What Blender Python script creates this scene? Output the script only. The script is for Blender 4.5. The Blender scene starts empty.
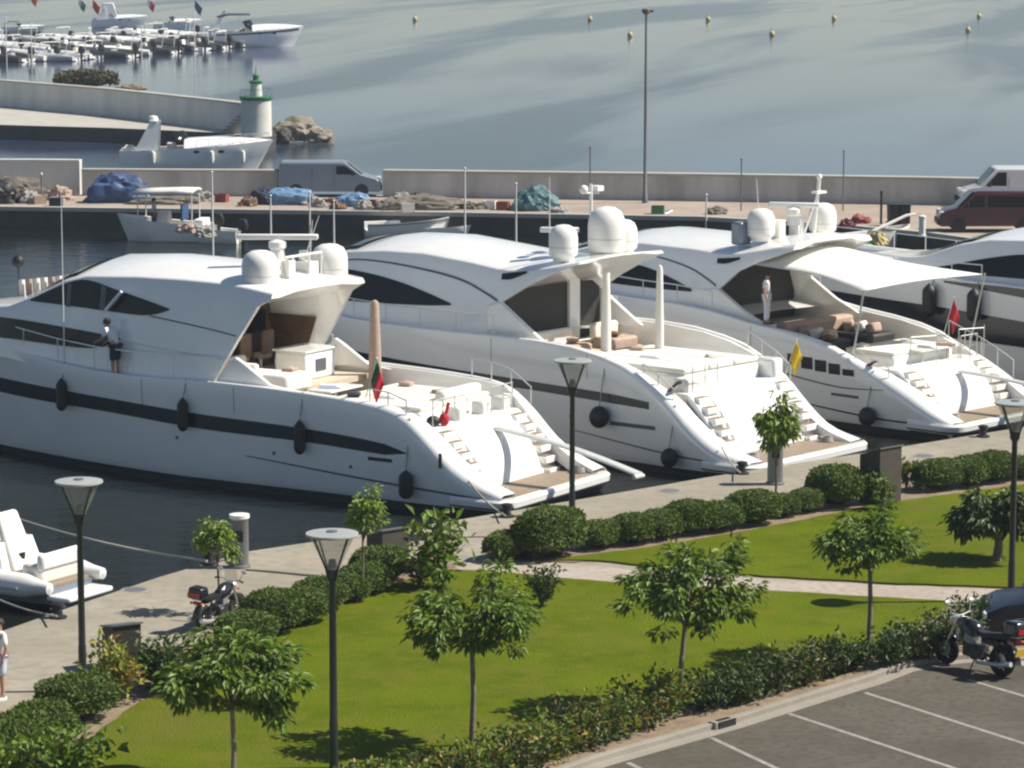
import bpy, bmesh, math, random
from mathutils import Vector, Matrix
R = math.radians
SC = bpy.context.scene
COL = SC.collection

# ------------------------------------------------------------------ camera, sky, sun, exposure
F_PX, CAM_H, PITCH = 3250.0, 16.5, R(8.47)
cam = bpy.data.cameras.new('camera'); cam_o = bpy.data.objects.new('camera', cam); COL.objects.link(cam_o)
cam.sensor_width = 36.0; cam.lens = F_PX / 1024 * 36.0
cam.clip_start = 1.0; cam.clip_end = 20000
cam_o.location = (0, 0, CAM_H); cam_o.rotation_euler = (R(90) - PITCH, 0, 0)
SC.camera = cam_o
W = bpy.data.worlds.new('World'); SC.world = W; W.use_nodes = True
SUN_EL, SUN_AZ = R(48), R(87)            # azimuth measured clockwise from +Y
nt = W.node_tree; bg = nt.nodes['Background']
sky = nt.nodes.new('ShaderNodeTexSky'); sky.sky_type = 'NISHITA'; sky.sun_disc = False
sky.sun_elevation = SUN_EL; sky.sun_rotation = SUN_AZ; sky.air_density = 1.0; sky.dust_density = 0.4; sky.ozone_density = 1.0
tint = nt.nodes.new('ShaderNodeMix'); tint.data_type = 'RGBA'; tint.blend_type = 'MULTIPLY'; tint.inputs[0].default_value = 1.0; tint.inputs[7].default_value = (1.0, 1.0, 1.02, 1)   # camera white balance of the sky
nt.links.new(sky.outputs[0], tint.inputs[6]); nt.links.new(tint.outputs[2], bg.inputs[0]); bg.inputs[1].default_value = 0.062
sl = bpy.data.lights.new('sun', 'SUN'); sl.energy = 5.0; sl.angle = R(0.5); sl.color = (1.0, 0.93, 0.82)
so = bpy.data.objects.new('sun', sl); COL.objects.link(so)
sd = Vector((math.sin(SUN_AZ) * math.cos(SUN_EL), math.cos(SUN_AZ) * math.cos(SUN_EL), math.sin(SUN_EL)))
so.rotation_euler = sd.to_track_quat('Z', 'Y').to_euler()
SC.view_settings.view_transform = 'Standard'; SC.view_settings.look = 'None'
SC.view_settings.gamma = 1.0; SC.view_settings.exposure = 0.5; SC.view_settings.use_curve_mapping = False
SC.render.engine = 'CYCLES'
SC.cycles.filter_width = 2.3
SC.cycles.max_bounces = 12; SC.cycles.diffuse_bounces = 6; SC.cycles.glossy_bounces = 5

# ------------------------------------------------------------------ helpers
def gz(px, py, z=1.0):
    """point of the horizontal plane z seen at a picture position"""
    X = (px - 512) / F_PX; D = (py - 384) / F_PX
    r = Vector((X, math.cos(PITCH) - D * math.sin(PITCH), -math.sin(PITCH) - D * math.cos(PITCH)))
    t = (z - CAM_H) / r.z
    return Vector((r.x * t, r.y * t, z))

def tag(o, label=None, cat=None, group=None, kind=None):
    if label: o['label'] = label
    if cat: o['category'] = cat
    if group: o['group'] = group
    if kind: o['kind'] = kind
    return o

def thing(name, label, cat, loc=(0, 0, 0), rz=0.0, group=None):
    o = bpy.data.objects.new(name, None); COL.objects.link(o)
    o.location = loc; o.rotation_euler = (0, 0, rz); o.empty_display_size = 0.3
    return tag(o, label, cat, group)

KIDS = {}
def kids(o): return KIDS.get(o.name, [])
def adopt(c, p):
    c.parent = p; KIDS.setdefault(p.name, []).append(c)

def dup(o, parent=None, loc=None, rz=None, label=None, sc=None):
    c = o.copy(); COL.objects.link(c)
    if parent is not None: adopt(c, parent)
    for ch in list(kids(o)): dup(ch, c)
    if loc is not None: c.location = loc
    if rz is not None: c.rotation_euler = (0, 0, rz)
    if sc is not None: c.scale = (sc, sc, sc) if not hasattr(sc, '__len__') else sc
    if label: c['label'] = label
    return c

def lerp(a, b, t): return a + (b - a) * t
def tab(T, x):
    """piecewise smooth table lookup"""
    if x <= T[0][0]: return T[0][1]
    if x >= T[-1][0]: return T[-1][1]
    for i in range(len(T) - 1):
        if T[i][0] <= x <= T[i + 1][0]:
            x0, y0 = T[i]; x1, y1 = T[i + 1]
            m0 = (y1 - y0) / (x1 - x0) if i == 0 else (y1 - T[i - 1][1]) / (x1 - T[i - 1][0])
            m1 = (y1 - y0) / (x1 - x0) if i == len(T) - 2 else (T[i + 2][1] - y0) / (T[i + 2][0] - x0)
            h = x1 - x0; t = (x - x0) / h
            return (2*t**3 - 3*t*t + 1)*y0 + (t**3 - 2*t*t + t)*h*m0 + (-2*t**3 + 3*t*t)*y1 + (t**3 - t*t)*h*m1

class MB:
    def __init__(s): s.v = []; s.f = []; s.m = []
    def add(s, vs, fs, m=0):
        n = len(s.v); s.v += [tuple(v) for v in vs]
        s.f += [tuple(i + n for i in f) for f in fs]; s.m += [m] * len(fs); return s
    def box(s, c, d, rz=0.0, m=0, taper=1.0, ry=0.0):
        x, y, z = d[0]/2, d[1]/2, d[2]/2
        vs = [Vector((sx*x*(taper if sz > 0 else 1), sy*y*(taper if sz > 0 else 1), sz*z)) for sz in (-1, 1) for sy in (-1, 1) for sx in (-1, 1)]
        M = Matrix.Translation(c) @ Matrix.Rotation(rz, 4, 'Z') @ Matrix.Rotation(ry, 4, 'Y')
        return s.add([M @ v for v in vs], [(0,2,3,1),(4,5,7,6),(0,1,5,4),(1,3,7,5),(3,2,6,7),(2,0,4,6)], m)
    def loft(s, rings, closed=True, c0=True, c1=True, m=0):
        n = len(rings[0]); vs = [v for r in rings for v in r]; fs = []
        for i in range(len(rings) - 1):
            for j in range(n if closed else n - 1):
                k = (j + 1) % n
                fs.append((i*n + j, i*n + k, (i+1)*n + k, (i+1)*n + j))
        if c0: fs.append(tuple(reversed(range(n))))
        if c1: fs.append(tuple((len(rings)-1)*n + j for j in range(n)))
        return s.add(vs, fs, m)
    def tube(s, pts, r, n=6, m=0, cap=True):
        pts = [Vector(p) for p in pts]; rings = []
        up = None
        for i, p in enumerate(pts):
            d = (pts[min(i+1, len(pts)-1)] - pts[max(i-1, 0)])
            if d.length < 1e-9: d = Vector((0, 0, 1))
            d.normalize()
            if up is None:
                up = d.orthogonal().normalized()
            else:
                up = (up - d * up.dot(d))
                up = up.normalized() if up.length > 1e-6 else d.orthogonal().normalized()
            w = d.cross(up); rr = r[i] if hasattr(r, '__len__') else r
            rings.append([p + (up*math.cos(2*math.pi*k/n) + w*math.sin(2*math.pi*k/n))*rr for k in range(n)])
        return s.loft(rings, True, cap, cap, m)
    def lathe(s, prof, n=16, c=(0, 0, 0), m=0, ax='z'):
        rings = []
        for r, h in prof:
            ring = []
            for k in range(n):
                a = 2*math.pi*k/n; p = (r*math.cos(a), r*math.sin(a), h)
                if ax == 'y': p = (p[0], p[2], -p[1])
                if ax == 'x': p = (p[2], p[0], p[1])
                ring.append((p[0]+c[0], p[1]+c[1], p[2]+c[2]))
            rings.append(ring)
        return s.loft(rings, True, prof[0][0] > 1e-4, prof[-1][0] > 1e-4, m)
    def prism(s, poly, a, b, plane='xz', m=0):
        """extrude a 2D polygon: plane xz -> along y, xy -> along z, yz -> along x"""
        def P(u, v, w): return {'xz': (u, w, v), 'xy': (u, v, w), 'yz': (w, u, v)}[plane]
        return s.loft([[P(u, v, a) for u, v in poly], [P(u, v, b) for u, v in poly]], True, True, True, m)
    def ell(s, c, r, nu=14, nv=8, m=0):
        rx, ry, rz = r if hasattr(r, '__len__') else (r, r, r); rings = []
        for i in range(nv + 1):
            t = -math.pi/2 + math.pi*i/nv; q = max(math.cos(t), 0.001)
            rings.append([(c[0]+rx*q*math.cos(2*math.pi*k/nu), c[1]+ry*q*math.sin(2*math.pi*k/nu), c[2]+rz*math.sin(t)) for k in range(nu)])
        return s.loft(rings, True, True, True, m)
    def sheet(s, poly, z, m=0):
        return s.add([(p[0], p[1], z) for p in poly], [tuple(range(len(poly)))], m)
    def build(s, name, mats, parent=None, smooth=38, bevel=0.0, fix=True):
        me = bpy.data.meshes.new(name); me.from_pydata(s.v, [], s.f)
        mats = mats if isinstance(mats, (list, tuple)) else [mats]
        for q in mats: me.materials.append(q)
        me.polygons.foreach_set('material_index', s.m)
        if fix:
            bm = bmesh.new(); bm.from_mesh(me); bmesh.ops.recalc_face_normals(bm, faces=bm.faces); bm.to_mesh(me); bm.free()
        if smooth:
            me.polygons.foreach_set('use_smooth', [True] * len(me.polygons))
            me.set_sharp_from_angle(angle=R(smooth))
        me.update()
        o = bpy.data.objects.new(name, me); COL.objects.link(o)
        if parent is not None: adopt(o, parent)
        if bevel:
            b = o.modifiers.new('bevel', 'BEVEL'); b.width = bevel; b.segments = 2; b.limit_method = 'ANGLE'; b.angle_limit = R(35)
        return o

# ------------------------------------------------------------------ materials
def mat(name, col, rough=0.5, metal=0.0, spec=0.5, var=0.0, vscale=3.0, bump=0.0, bscale=20.0, coat=0.0, trans=0.0, island=0.0, stretch=None, col2=None):
    m = bpy.data.materials.new(name); m.use_nodes = True; t = m.node_tree; b = t.nodes['Principled BSDF']
    b.inputs['Roughness'].default_value = rough; b.inputs['Metallic'].default_value = metal
    b.inputs['Specular IOR Level'].default_value = spec; b.inputs['Coat Weight'].default_value = coat; b.inputs['Coat Roughness'].default_value = 0.08
    b.inputs['Base Color'].default_value = (*col, 1)
    src = None
    if var or col2:
        tc = t.nodes.new('ShaderNodeTexCoord'); no = t.nodes.new('ShaderNodeTexNoise')
        no.inputs['Scale'].default_value = vscale; no.inputs['Detail'].default_value = 6; no.inputs['Roughness'].default_value = 0.65
        if stretch:
            mp = t.nodes.new('ShaderNodeMapping'); mp.inputs['Scale'].default_value = stretch
            t.links.new(tc.outputs['Object'], mp.inputs[0]); t.links.new(mp.outputs[0], no.inputs['Vector'])
        else: t.links.new(tc.outputs['Object'], no.inputs['Vector'])
        rp = t.nodes.new('ShaderNodeValToRGB'); rp.color_ramp.elements[0].position = 0.3; rp.color_ramp.elements[1].position = 0.7
        c2 = col2 or tuple(min(1, c*(1+var)) for c in col)
        rp.color_ramp.elements[0].color = (*(tuple(c*(1-var) for c in col)), 1); rp.color_ramp.elements[1].color = (*c2, 1)
        t.links.new(no.outputs['Fac'], rp.inputs[0]); src = rp.outputs[0]
        t.links.new(src, b.inputs['Base Color'])
    if island:
        g = t.nodes.new('ShaderNodeNewGeometry'); hs = t.nodes.new('ShaderNodeHueSaturation')
        mr = t.nodes.new('ShaderNodeMapRange'); mr.inputs['To Min'].default_value = 1-island; mr.inputs['To Max'].default_value = 1+island
        t.links.new(g.outputs['Random Per Island'], mr.inputs['Value']); t.links.new(mr.outputs[0], hs.inputs['Value'])
        mh = t.nodes.new('ShaderNodeMapRange'); mh.inputs['To Min'].default_value = 0.475; mh.inputs['To Max'].default_value = 0.515
        t.links.new(g.outputs['Random Per Island'], mh.inputs['Value']); t.links.new(mh.outputs[0], hs.inputs['Hue'])
        if src: t.links.new(src, hs.inputs['Color'])
        else: hs.inputs['Color'].default_value = (*col, 1)
        t.links.new(hs.outputs[0], b.inputs['Base Color']); src = hs.outputs[0]
    if bump:
        tc = t.nodes.new('ShaderNodeTexCoord'); no = t.nodes.new('ShaderNodeTexNoise'); no.inputs['Scale'].default_value = bscale; no.inputs['Detail'].default_value = 4
        bp = t.nodes.new('ShaderNodeBump'); bp.inputs['Strength'].default_value = bump; bp.inputs['Distance'].default_value = 0.05
        t.links.new(tc.outputs['Object'], no.inputs['Vector']); t.links.new(no.outputs['Fac'], bp.inputs['Height']); t.links.new(bp.outputs[0], b.inputs['Normal'])
    if trans:
        tr = t.nodes.new('ShaderNodeBsdfTranslucent'); mx = t.nodes.new('ShaderNodeMixShader'); mx.inputs[0].default_value = trans
        tr.inputs[0].default_value = (*[min(1, c*1.5) for c in col], 1)
        if src: t.links.new(src, tr.inputs[0])
        t.links.new(b.outputs[0], mx.inputs[1]); t.links.new(tr.outputs[0], mx.inputs[2])
        t.links.new(mx.outputs[0], t.nodes['Material Output'].inputs['Surface'])
    return m

def stripes(m, scale, lo, hi, axis=(1, 0, 0)):
    """plank seams across a material"""
    t = m.node_tree; b = t.nodes['Principled BSDF']; tc = t.nodes.new('ShaderNodeTexCoord'); mp = t.nodes.new('ShaderNodeMapping')
    wv = t.nodes.new('ShaderNodeTexWave'); wv.inputs['Scale'].default_value = scale; wv.bands_direction = {0: 'X', 1: 'Y', 2: 'Z'}[max(range(3), key=lambda i: axis[i])]
    rp = t.nodes.new('ShaderNodeValToRGB'); rp.color_ramp.elements[0].position = 0.04; rp.color_ramp.elements[1].position = 0.16
    rp.color_ramp.elements[0].color = (*lo, 1); rp.color_ramp.elements[1].color = (*hi, 1)
    mx = t.nodes.new('ShaderNodeMix'); mx.data_type = 'RGBA'; mx.blend_type = 'MULTIPLY'; mx.inputs[0].default_value = 1.0
    old = b.inputs['Base Color'].links
    if old: t.links.new(old[0].from_socket, mx.inputs[6])
    else: mx.inputs[6].default_value = b.inputs['Base Color'].default_value
    t.links.new(tc.outputs['Object'], wv.inputs['Vector']); t.links.new(wv.outputs['Color'], rp.inputs[0]); t.links.new(rp.outputs[0], mx.inputs[7])
    t.links.new(mx.outputs[2], b.inputs['Base Color']); return m

M = {}
M['gel'] = mat('white_gelcoat', (.86, .86, .83), .14, coat=.5, var=.035, vscale=.7)
M['cushion'] = mat('cream_cushion', (.74, .70, .62), .8, var=.06, vscale=4, bump=.1, bscale=8)
M['canvas'] = mat('white_canvas', (.78, .77, .72), .85, var=.04, vscale=2, trans=.15)
M['teak'] = stripes(mat('teak', (.29, .225, .16), .7, var=.15, vscale=6), 4.0, (.45, .42, .4), (1, 1, 1), (0, 1, 0))
M['glass'] = mat('dark_glass', (.010, .011, .013), .12, spec=.22)
M['stripe'] = mat('hull_stripe', (.018, .020, .026), .12, coat=.5)
M['antifoul'] = mat('antifouling', (.02, .022, .028), .6, var=.2)
M['greyband'] = mat('grey_band', (.10, .11, .13), .4)
M['chrome'] = mat('stainless_steel', (.66, .66, .64), .35, metal=.65)
M['black'] = mat('black_rubber', (.012, .012, .014), .55, var=.2)
M['blackp'] = mat('black_paint', (.015, .016, .018), .25, coat=.4)
M['dome'] = mat('radome_white', (.78, .77, .73), .45)
M['netw'] = mat('pale_net', (.33, .31, .28), .95, var=.35, vscale=6, bump=.5, bscale=10)
M['netdark'] = mat('weathered_net', (.17, .15, .125), .95, var=.35, vscale=5, bump=.5, bscale=10)
M['rope'] = mat('rope', (.35, .33, .28), .9)
M['interior'] = mat('interior_wood', (.13, .075, .045), .5, var=.3, vscale=3)
M['dark'] = mat('dark_interior', (.03, .028, .026), .6)
M['tan'] = mat('tan_fabric', (.42, .31, .25), .9, var=.12, vscale=5)
M['redcrate'] = mat('faded_red_plastic', (.26, .06, .05), .7, var=.2)
M['greencrate'] = mat('faded_green_plastic', (.07, .20, .08), .7, var=.2)
M['pwhite'] = mat('chalky_wall', (.60, .59, .55), .9, var=.16, vscale=.5, bump=.15, bscale=6, stretch=(1, 1, .3))
M['deckteak'] = stripes(mat('scrubbed_teak', (.58, .50, .38), .75, var=.1, vscale=6), 4.0, (.7, .66, .62), (1, 1, 1), (0, 1, 0))
M['red'] = mat('red_cloth', (.55, .03, .05), .8, trans=.2)
M['green'] = mat('green_cloth', (.02, .20, .07), .8, trans=.2)
M['yellow'] = mat('yellow_cloth', (.75, .55, .02), .8, trans=.2)
M['orange'] = mat('orange_cloth', (.75, .20, .03), .8, trans=.2)
M['blue'] = mat('blue_tarp', (.035, .075, .17), .6, var=.4, vscale=2.0, bump=.4, bscale=4)
M['ltblue'] = mat('light_blue_tarp', (.13, .24, .38), .6, var=.3, vscale=2.0, bump=.4, bscale=4)
M['teal'] = mat('teal_tarp', (.08, .17, .18), .6, var=.25, vscale=2.0, bump=.4, bscale=4)
M['concrete'] = mat('pale_concrete', (.40, .385, .34), .9, var=.12, vscale=.6, bump=.15, bscale=12)
M['wall'] = mat('weathered_sea_wall', (.47, .455, .42), .9, var=.30, vscale=.5, bump=.2, bscale=6, stretch=(1, 1, .25))
M['whitewall'] = mat('whitewashed_wall', (.62, .61, .56), .85, var=.12, vscale=.6, bump=.15, bscale=6)
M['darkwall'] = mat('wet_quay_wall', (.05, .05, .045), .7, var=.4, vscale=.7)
M['soil'] = mat('dry_soil', (.22, .165, .11), .95, var=.3, vscale=2.5, bump=.5, bscale=14)
M['molesurf'] = mat('dusty_mole_surface', (.33, .27, .22), .95, var=.18, vscale=.35, bump=.2, bscale=5)
M['kerb'] = mat('kerb_concrete', (.27, .245, .205), .9, var=.14, vscale=1.5, bump=.2, bscale=20)
M['line'] = mat('worn_white_paint', (.19, .178, .155), .85, vscale=6, col2=(.36, .345, .31))
M['lamp'] = mat('dark_lamp_metal', (.035, .04, .038), .4, metal=.3, var=.2)
M['lampcap'] = mat('lamp_cap', (.34, .36, .345), .4, var=.08)
M['bark'] = mat('grey_bark', (.17, .14, .11), .9, var=.3, vscale=8, bump=.4, bscale=30)
M['leaf'] = mat('tree_leaf', (.120, .195, .017), .55, island=.45, trans=.28, spec=.5)
M['leafy'] = mat('young_leaf', (.20, .29, .04), .5, island=.35, trans=.35)
M['leafd'] = mat('dark_leaf', (.050, .085, .014), .55, island=.4, trans=.2)
M['hedge'] = mat('clipped_leaf', (.095, .150, .018), .65, island=.28, trans=.22)
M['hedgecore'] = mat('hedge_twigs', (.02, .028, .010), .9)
M['yleaf'] = mat('yellowed_leaf', (.28, .22, .035), .5, island=.35, trans=.3)
M['pink'] = mat('pink_petal', (.62, .16, .20), .6, island=.2, trans=.3)
M['wpetal'] = mat('white_petal', (.75, .72, .65), .6)
M['palm'] = mat('palm_leaf', (.03, .055, .022), .45, island=.3, trans=.15)
M['wood'] = stripes(mat('weathered_boards', (.060, .050, .042), .8, var=.2, vscale=3), 3.0, (.45, .4, .4), (1, 1, 1), (1, 0, 0))
M['engine'] = mat('engine_alloy', (.07, .07, .072), .4, metal=.5, var=.2)
M['greymetal'] = mat('grey_metal', (.16, .165, .17), .45, metal=.2, var=.1)
M['skin'] = mat('skin', (.42, .24, .16), .55)
M['cwhite'] = mat('white_cotton', (.78, .78, .80), .9, bump=.2, bscale=25)
M['cblue'] = mat('pale_blue_cotton', (.55, .60, .75), .9)
M['cdark'] = mat('navy_cotton', (.03, .035, .06), .9)
M['hair'] = mat('dark_hair', (.03, .02, .015), .7)
M['tyre'] = mat('tyre_rubber', (.012, .012, .012), .75)
M['rim'] = mat('bright_rim', (.6, .6, .6), .25, metal=1.0)
M['redpaint'] = mat('red_paint', (.10, .010, .014), .25, coat=.6)
M['vanred'] = mat('van_dark_red', (.065, .012, .015), .35, coat=.5)
M['vanwhite'] = mat('van_white', (.68, .68, .68), .3, coat=.5)
M['vansilver'] = mat('van_silver_blue', (.20, .24, .29), .35, metal=.3, coat=.4)
M['navy'] = mat('navy_car_paint', (.014, .017, .028), .35, coat=.15)
M['platey'] = mat('yellow_plate', (.75, .48, .05), .5)
M['headl'] = mat('headlamp_lens', (.75, .75, .72), .1, spec=.8)
M['taill'] = mat('tail_lamp_lens', (.35, .01, .015), .15, spec=.8)
M['ribgrey'] = mat('grey_inflatable', (.46, .47, .46), .6, var=.1)
M['ribdark'] = mat('dark_inflatable', (.04, .042, .045), .6, var=.2)
M['ribwhite'] = mat('white_inflatable', (.74, .73, .70), .5, var=.05)
M['lgreen'] = mat('lighthouse_green', (.03, .17, .06), .5, var=.15)
M['rock'] = mat('pale_rock', (.24, .21, .165), .95, var=.35, vscale=1.2, bump=.8, bscale=3)
M['drybush'] = mat('dry_bush', (.12, .11, .05), .8, island=.4)
M['byellow'] = mat('buoy_yellow', (.50, .42, .18), .6)
M['crate'] = mat('crate_plastic', (.35, .2, .12), .7, var=.3)
M['binplastic'] = mat('bin_plastic', (.02, .022, .025), .5)
M['fgreen'] = mat('fishing_green', (.10, .38, .12), .7)

# clear glass of the lamp cones
def clear_glass():
    m = bpy.data.materials.new('milky_lamp_glass'); m.use_nodes = True; t = m.node_tree
    b = t.nodes['Principled BSDF']; b.inputs['Base Color'].default_value = (.55, .56, .52, 1); b.inputs['Roughness'].default_value = .2
    tr = t.nodes.new('ShaderNodeBsdfTransparent'); mx = t.nodes.new('ShaderNodeMixShader'); mx.inputs[0].default_value = .28
    tr.inputs[0].default_value = (.9, .9, .88, 1)
    t.links.new(tr.outputs[0], mx.inputs[1]); t.links.new(b.outputs[0], mx.inputs[2]); t.links.new(mx.outputs[0], t.nodes['Material Output'].inputs[0])
    return m
M['lampglass'] = clear_glass()

def sea_material():
    m = bpy.data.materials.new('sea_water'); m.use_nodes = True; t = m.node_tree; b = t.nodes['Principled BSDF']; L = t.links.new; N = t.nodes.new
    b.inputs['Base Color'].default_value = (.010, .014, .011, 1); b.inputs['IOR'].default_value = 1.333
    tc = N('ShaderNodeTexCoord')
    # wind-ruffled patches, long streaks lying across the bay
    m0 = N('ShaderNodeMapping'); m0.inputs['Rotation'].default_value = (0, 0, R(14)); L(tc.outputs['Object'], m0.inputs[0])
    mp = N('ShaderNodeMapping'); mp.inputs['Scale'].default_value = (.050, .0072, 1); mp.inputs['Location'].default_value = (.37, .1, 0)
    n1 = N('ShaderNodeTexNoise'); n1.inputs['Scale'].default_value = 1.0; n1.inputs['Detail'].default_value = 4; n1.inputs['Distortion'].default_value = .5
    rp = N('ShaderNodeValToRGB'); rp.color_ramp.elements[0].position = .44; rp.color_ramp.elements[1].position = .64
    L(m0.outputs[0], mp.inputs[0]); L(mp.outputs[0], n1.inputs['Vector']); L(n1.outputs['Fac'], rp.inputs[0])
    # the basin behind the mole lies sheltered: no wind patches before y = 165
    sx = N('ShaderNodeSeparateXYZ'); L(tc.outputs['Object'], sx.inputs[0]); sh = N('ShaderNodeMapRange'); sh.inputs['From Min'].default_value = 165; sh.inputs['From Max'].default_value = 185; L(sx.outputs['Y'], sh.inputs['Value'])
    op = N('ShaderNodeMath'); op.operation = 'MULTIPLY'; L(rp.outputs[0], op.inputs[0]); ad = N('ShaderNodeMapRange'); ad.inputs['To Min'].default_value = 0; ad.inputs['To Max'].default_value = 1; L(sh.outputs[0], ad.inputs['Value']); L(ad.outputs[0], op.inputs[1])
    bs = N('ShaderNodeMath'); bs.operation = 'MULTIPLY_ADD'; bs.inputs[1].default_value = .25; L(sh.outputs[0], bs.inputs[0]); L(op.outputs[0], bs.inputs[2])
    # sky reflection put into base colour: bluer bay, darker ruffled streaks; basin left dark
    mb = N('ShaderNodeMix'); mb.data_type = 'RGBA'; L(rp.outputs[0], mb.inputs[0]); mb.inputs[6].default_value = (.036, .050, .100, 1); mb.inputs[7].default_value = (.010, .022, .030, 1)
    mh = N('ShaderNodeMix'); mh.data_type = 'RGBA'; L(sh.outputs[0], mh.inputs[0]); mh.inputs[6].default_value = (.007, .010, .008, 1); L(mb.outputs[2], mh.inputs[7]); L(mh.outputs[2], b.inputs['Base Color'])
    rp = op; RPO = bs.outputs[0]
    mr = N('ShaderNodeMapRange'); mr.inputs['To Min'].default_value = .03; mr.inputs['To Max'].default_value = .16
    L(RPO, mr.inputs['Value']); L(mr.outputs[0], b.inputs['Roughness'])
    w1 = N('ShaderNodeTexNoise'); w1.inputs['Scale'].default_value = 1.1; w1.inputs['Detail'].default_value = 5; w1.inputs['Roughness'].default_value = .6
    m2 = N('ShaderNodeMapping'); m2.inputs['Scale'].default_value = (.7, 1.3, 1); L(tc.outputs['Object'], m2.inputs[0]); L(m2.outputs[0], w1.inputs['Vector'])
    bp = N('ShaderNodeBump'); bp.inputs['Distance'].default_value = .12
    ms = N('ShaderNodeMapRange'); ms.inputs['To Min'].default_value = .02; ms.inputs['To Max'].default_value = .22
    L(RPO, ms.inputs['Value']); ra = N('ShaderNodeMath'); ra.operation = 'MULTIPLY_ADD'; ra.inputs[1].default_value = -.34; ra.inputs[2].default_value = .34; L(sh.outputs[0], ra.inputs[0])
    rb = N('ShaderNodeMath'); L(ra.outputs[0], rb.inputs[0]); L(ms.outputs[0], rb.inputs[1]); L(rb.outputs[0], bp.inputs['Strength']); L(w1.outputs['Fac'], bp.inputs['Height']); L(bp.outputs[0], b.inputs['Normal'])
    return m
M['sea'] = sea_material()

def ground_mat(name, c1, c2, c3, s1, s2, bump, bs, rough=.9, wear=None, ws=.12):
    """two scales of mottling, for lawn, paving, asphalt"""
    m = bpy.data.materials.new(name); m.use_nodes = True; t = m.node_tree; b = t.nodes['Principled BSDF']; L = t.links.new; N = t.nodes.new
    b.inputs['Roughness'].default_value = rough; b.inputs['Specular IOR Level'].default_value = .06
    tc = N('ShaderNodeTexCoord'); a = N('ShaderNodeTexNoise'); a.inputs['Scale'].default_value = s1; a.inputs['Detail'].default_value = 5; a.inputs['Roughness'].default_value = .6
    f = N('ShaderNodeTexNoise'); f.inputs['Scale'].default_value = s2; f.inputs['Detail'].default_value = 3
    r1 = N('ShaderNodeValToRGB'); r1.color_ramp.elements[0].position = .35; r1.color_ramp.elements[1].position = .62
    r1.color_ramp.elements[0].color = (*c1, 1); r1.color_ramp.elements[1].color = (*c2, 1)
    mx = N('ShaderNodeMix'); mx.data_type = 'RGBA'; r2 = N('ShaderNodeValToRGB'); r2.color_ramp.elements[0].position = .45; r2.color_ramp.elements[1].position = .75
    L(tc.outputs['Object'], a.inputs['Vector']); L(tc.outputs['Object'], f.inputs['Vector']); L(a.outputs['Fac'], r1.inputs[0]); L(f.outputs['Fac'], r2.inputs[0])
    L(r2.outputs[0], mx.inputs[0]); L(r1.outputs[0], mx.inputs[6]); mx.inputs[7].default_value = (*c3, 1); L(mx.outputs[2], b.inputs['Base Color'])
    if wear:
        v = N('ShaderNodeTexNoise'); v.inputs['Scale'].default_value = ws; v.inputs['Detail'].default_value = 7; v.inputs['Roughness'].default_value = .72
        r3 = N('ShaderNodeValToRGB'); r3.color_ramp.elements[0].position = .52; r3.color_ramp.elements[1].position = .68
        m3 = N('ShaderNodeMix'); m3.data_type = 'RGBA'; L(tc.outputs['Object'], v.inputs['Vector']); L(v.outputs['Fac'], r3.inputs[0]); L(r3.outputs[0], m3.inputs[0]); L(mx.outputs[2], m3.inputs[6]); m3.inputs[7].default_value = (*wear, 1); L(m3.outputs[2], b.inputs['Base Color'])
    h = N('ShaderNodeTexNoise'); h.inputs['Scale'].default_value = bs; h.inputs['Detail'].default_value = 4
    bp = N('ShaderNodeBump'); bp.inputs['Strength'].default_value = bump; bp.inputs['Distance'].default_value = .04
    L(tc.outputs['Object'], h.inputs['Vector']); L(h.outputs['Fac'], bp.inputs['Height']); L(bp.outputs[0], b.inputs['Normal'])
    return m
M['lawn'] = ground_mat('lawn', (.076, .110, .003), (.108, .146, .004), (.13, .135, .012), .55, 2.3, 1.0, 26, wear=(.125, .125, .022), ws=.16)
M['paving'] = ground_mat('promenade_paving', (.275, .250, .198), (.335, .305, .245), (.24, .218, .175), .35, 3.0, .25, 25, wear=(.24, .22, .18), ws=.22)
M['path'] = ground_mat('garden_path', (.35, .30, .25), (.42, .37, .315), (.29, .25, .21), .6, 5.0, .3, 25)
M['asphalt'] = ground_mat('asphalt', (.098, .088, .072), (.128, .115, .096), (.078, .070, .058), .5, 6.0, .4, 60, wear=(.078, .070, .06), ws=.35)
# ------------------------------------------------------------------ the setting
LAND = 1.0
def P2(px, py, z=LAND):
    p = gz(px, py, z); return (p.x, p.y)
def struct(name, mb, m, **k):
    o = mb.build(name, m, **k); o['kind'] = 'structure'; return o
def offset(poly, d):
    out = []
    for i, p in enumerate(poly):
        a = Vector(poly[max(i-1, 0)]); b = Vector(poly[min(i+1, len(poly)-1)]); t = (b - a).normalized()
        out.append((p[0] - t.y*d, p[1] + t.x*d))
    return out
def strip(mb, poly, d0, d1, z0, z1, m=0):
    A, B = offset(poly, d0), offset(poly, d1)
    return mb.loft([[(a[0], a[1], z0), (a[0], a[1], z1), (b[0], b[1], z1), (b[0], b[1], z0)] for a, b in zip(A, B)], True, True, True, m)

s = MB(); s.sheet([(-1500, -60), (1500, -60), (1500, 4000), (-1500, 4000)], 0); struct('sea', s, M['sea'], smooth=0)

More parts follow.
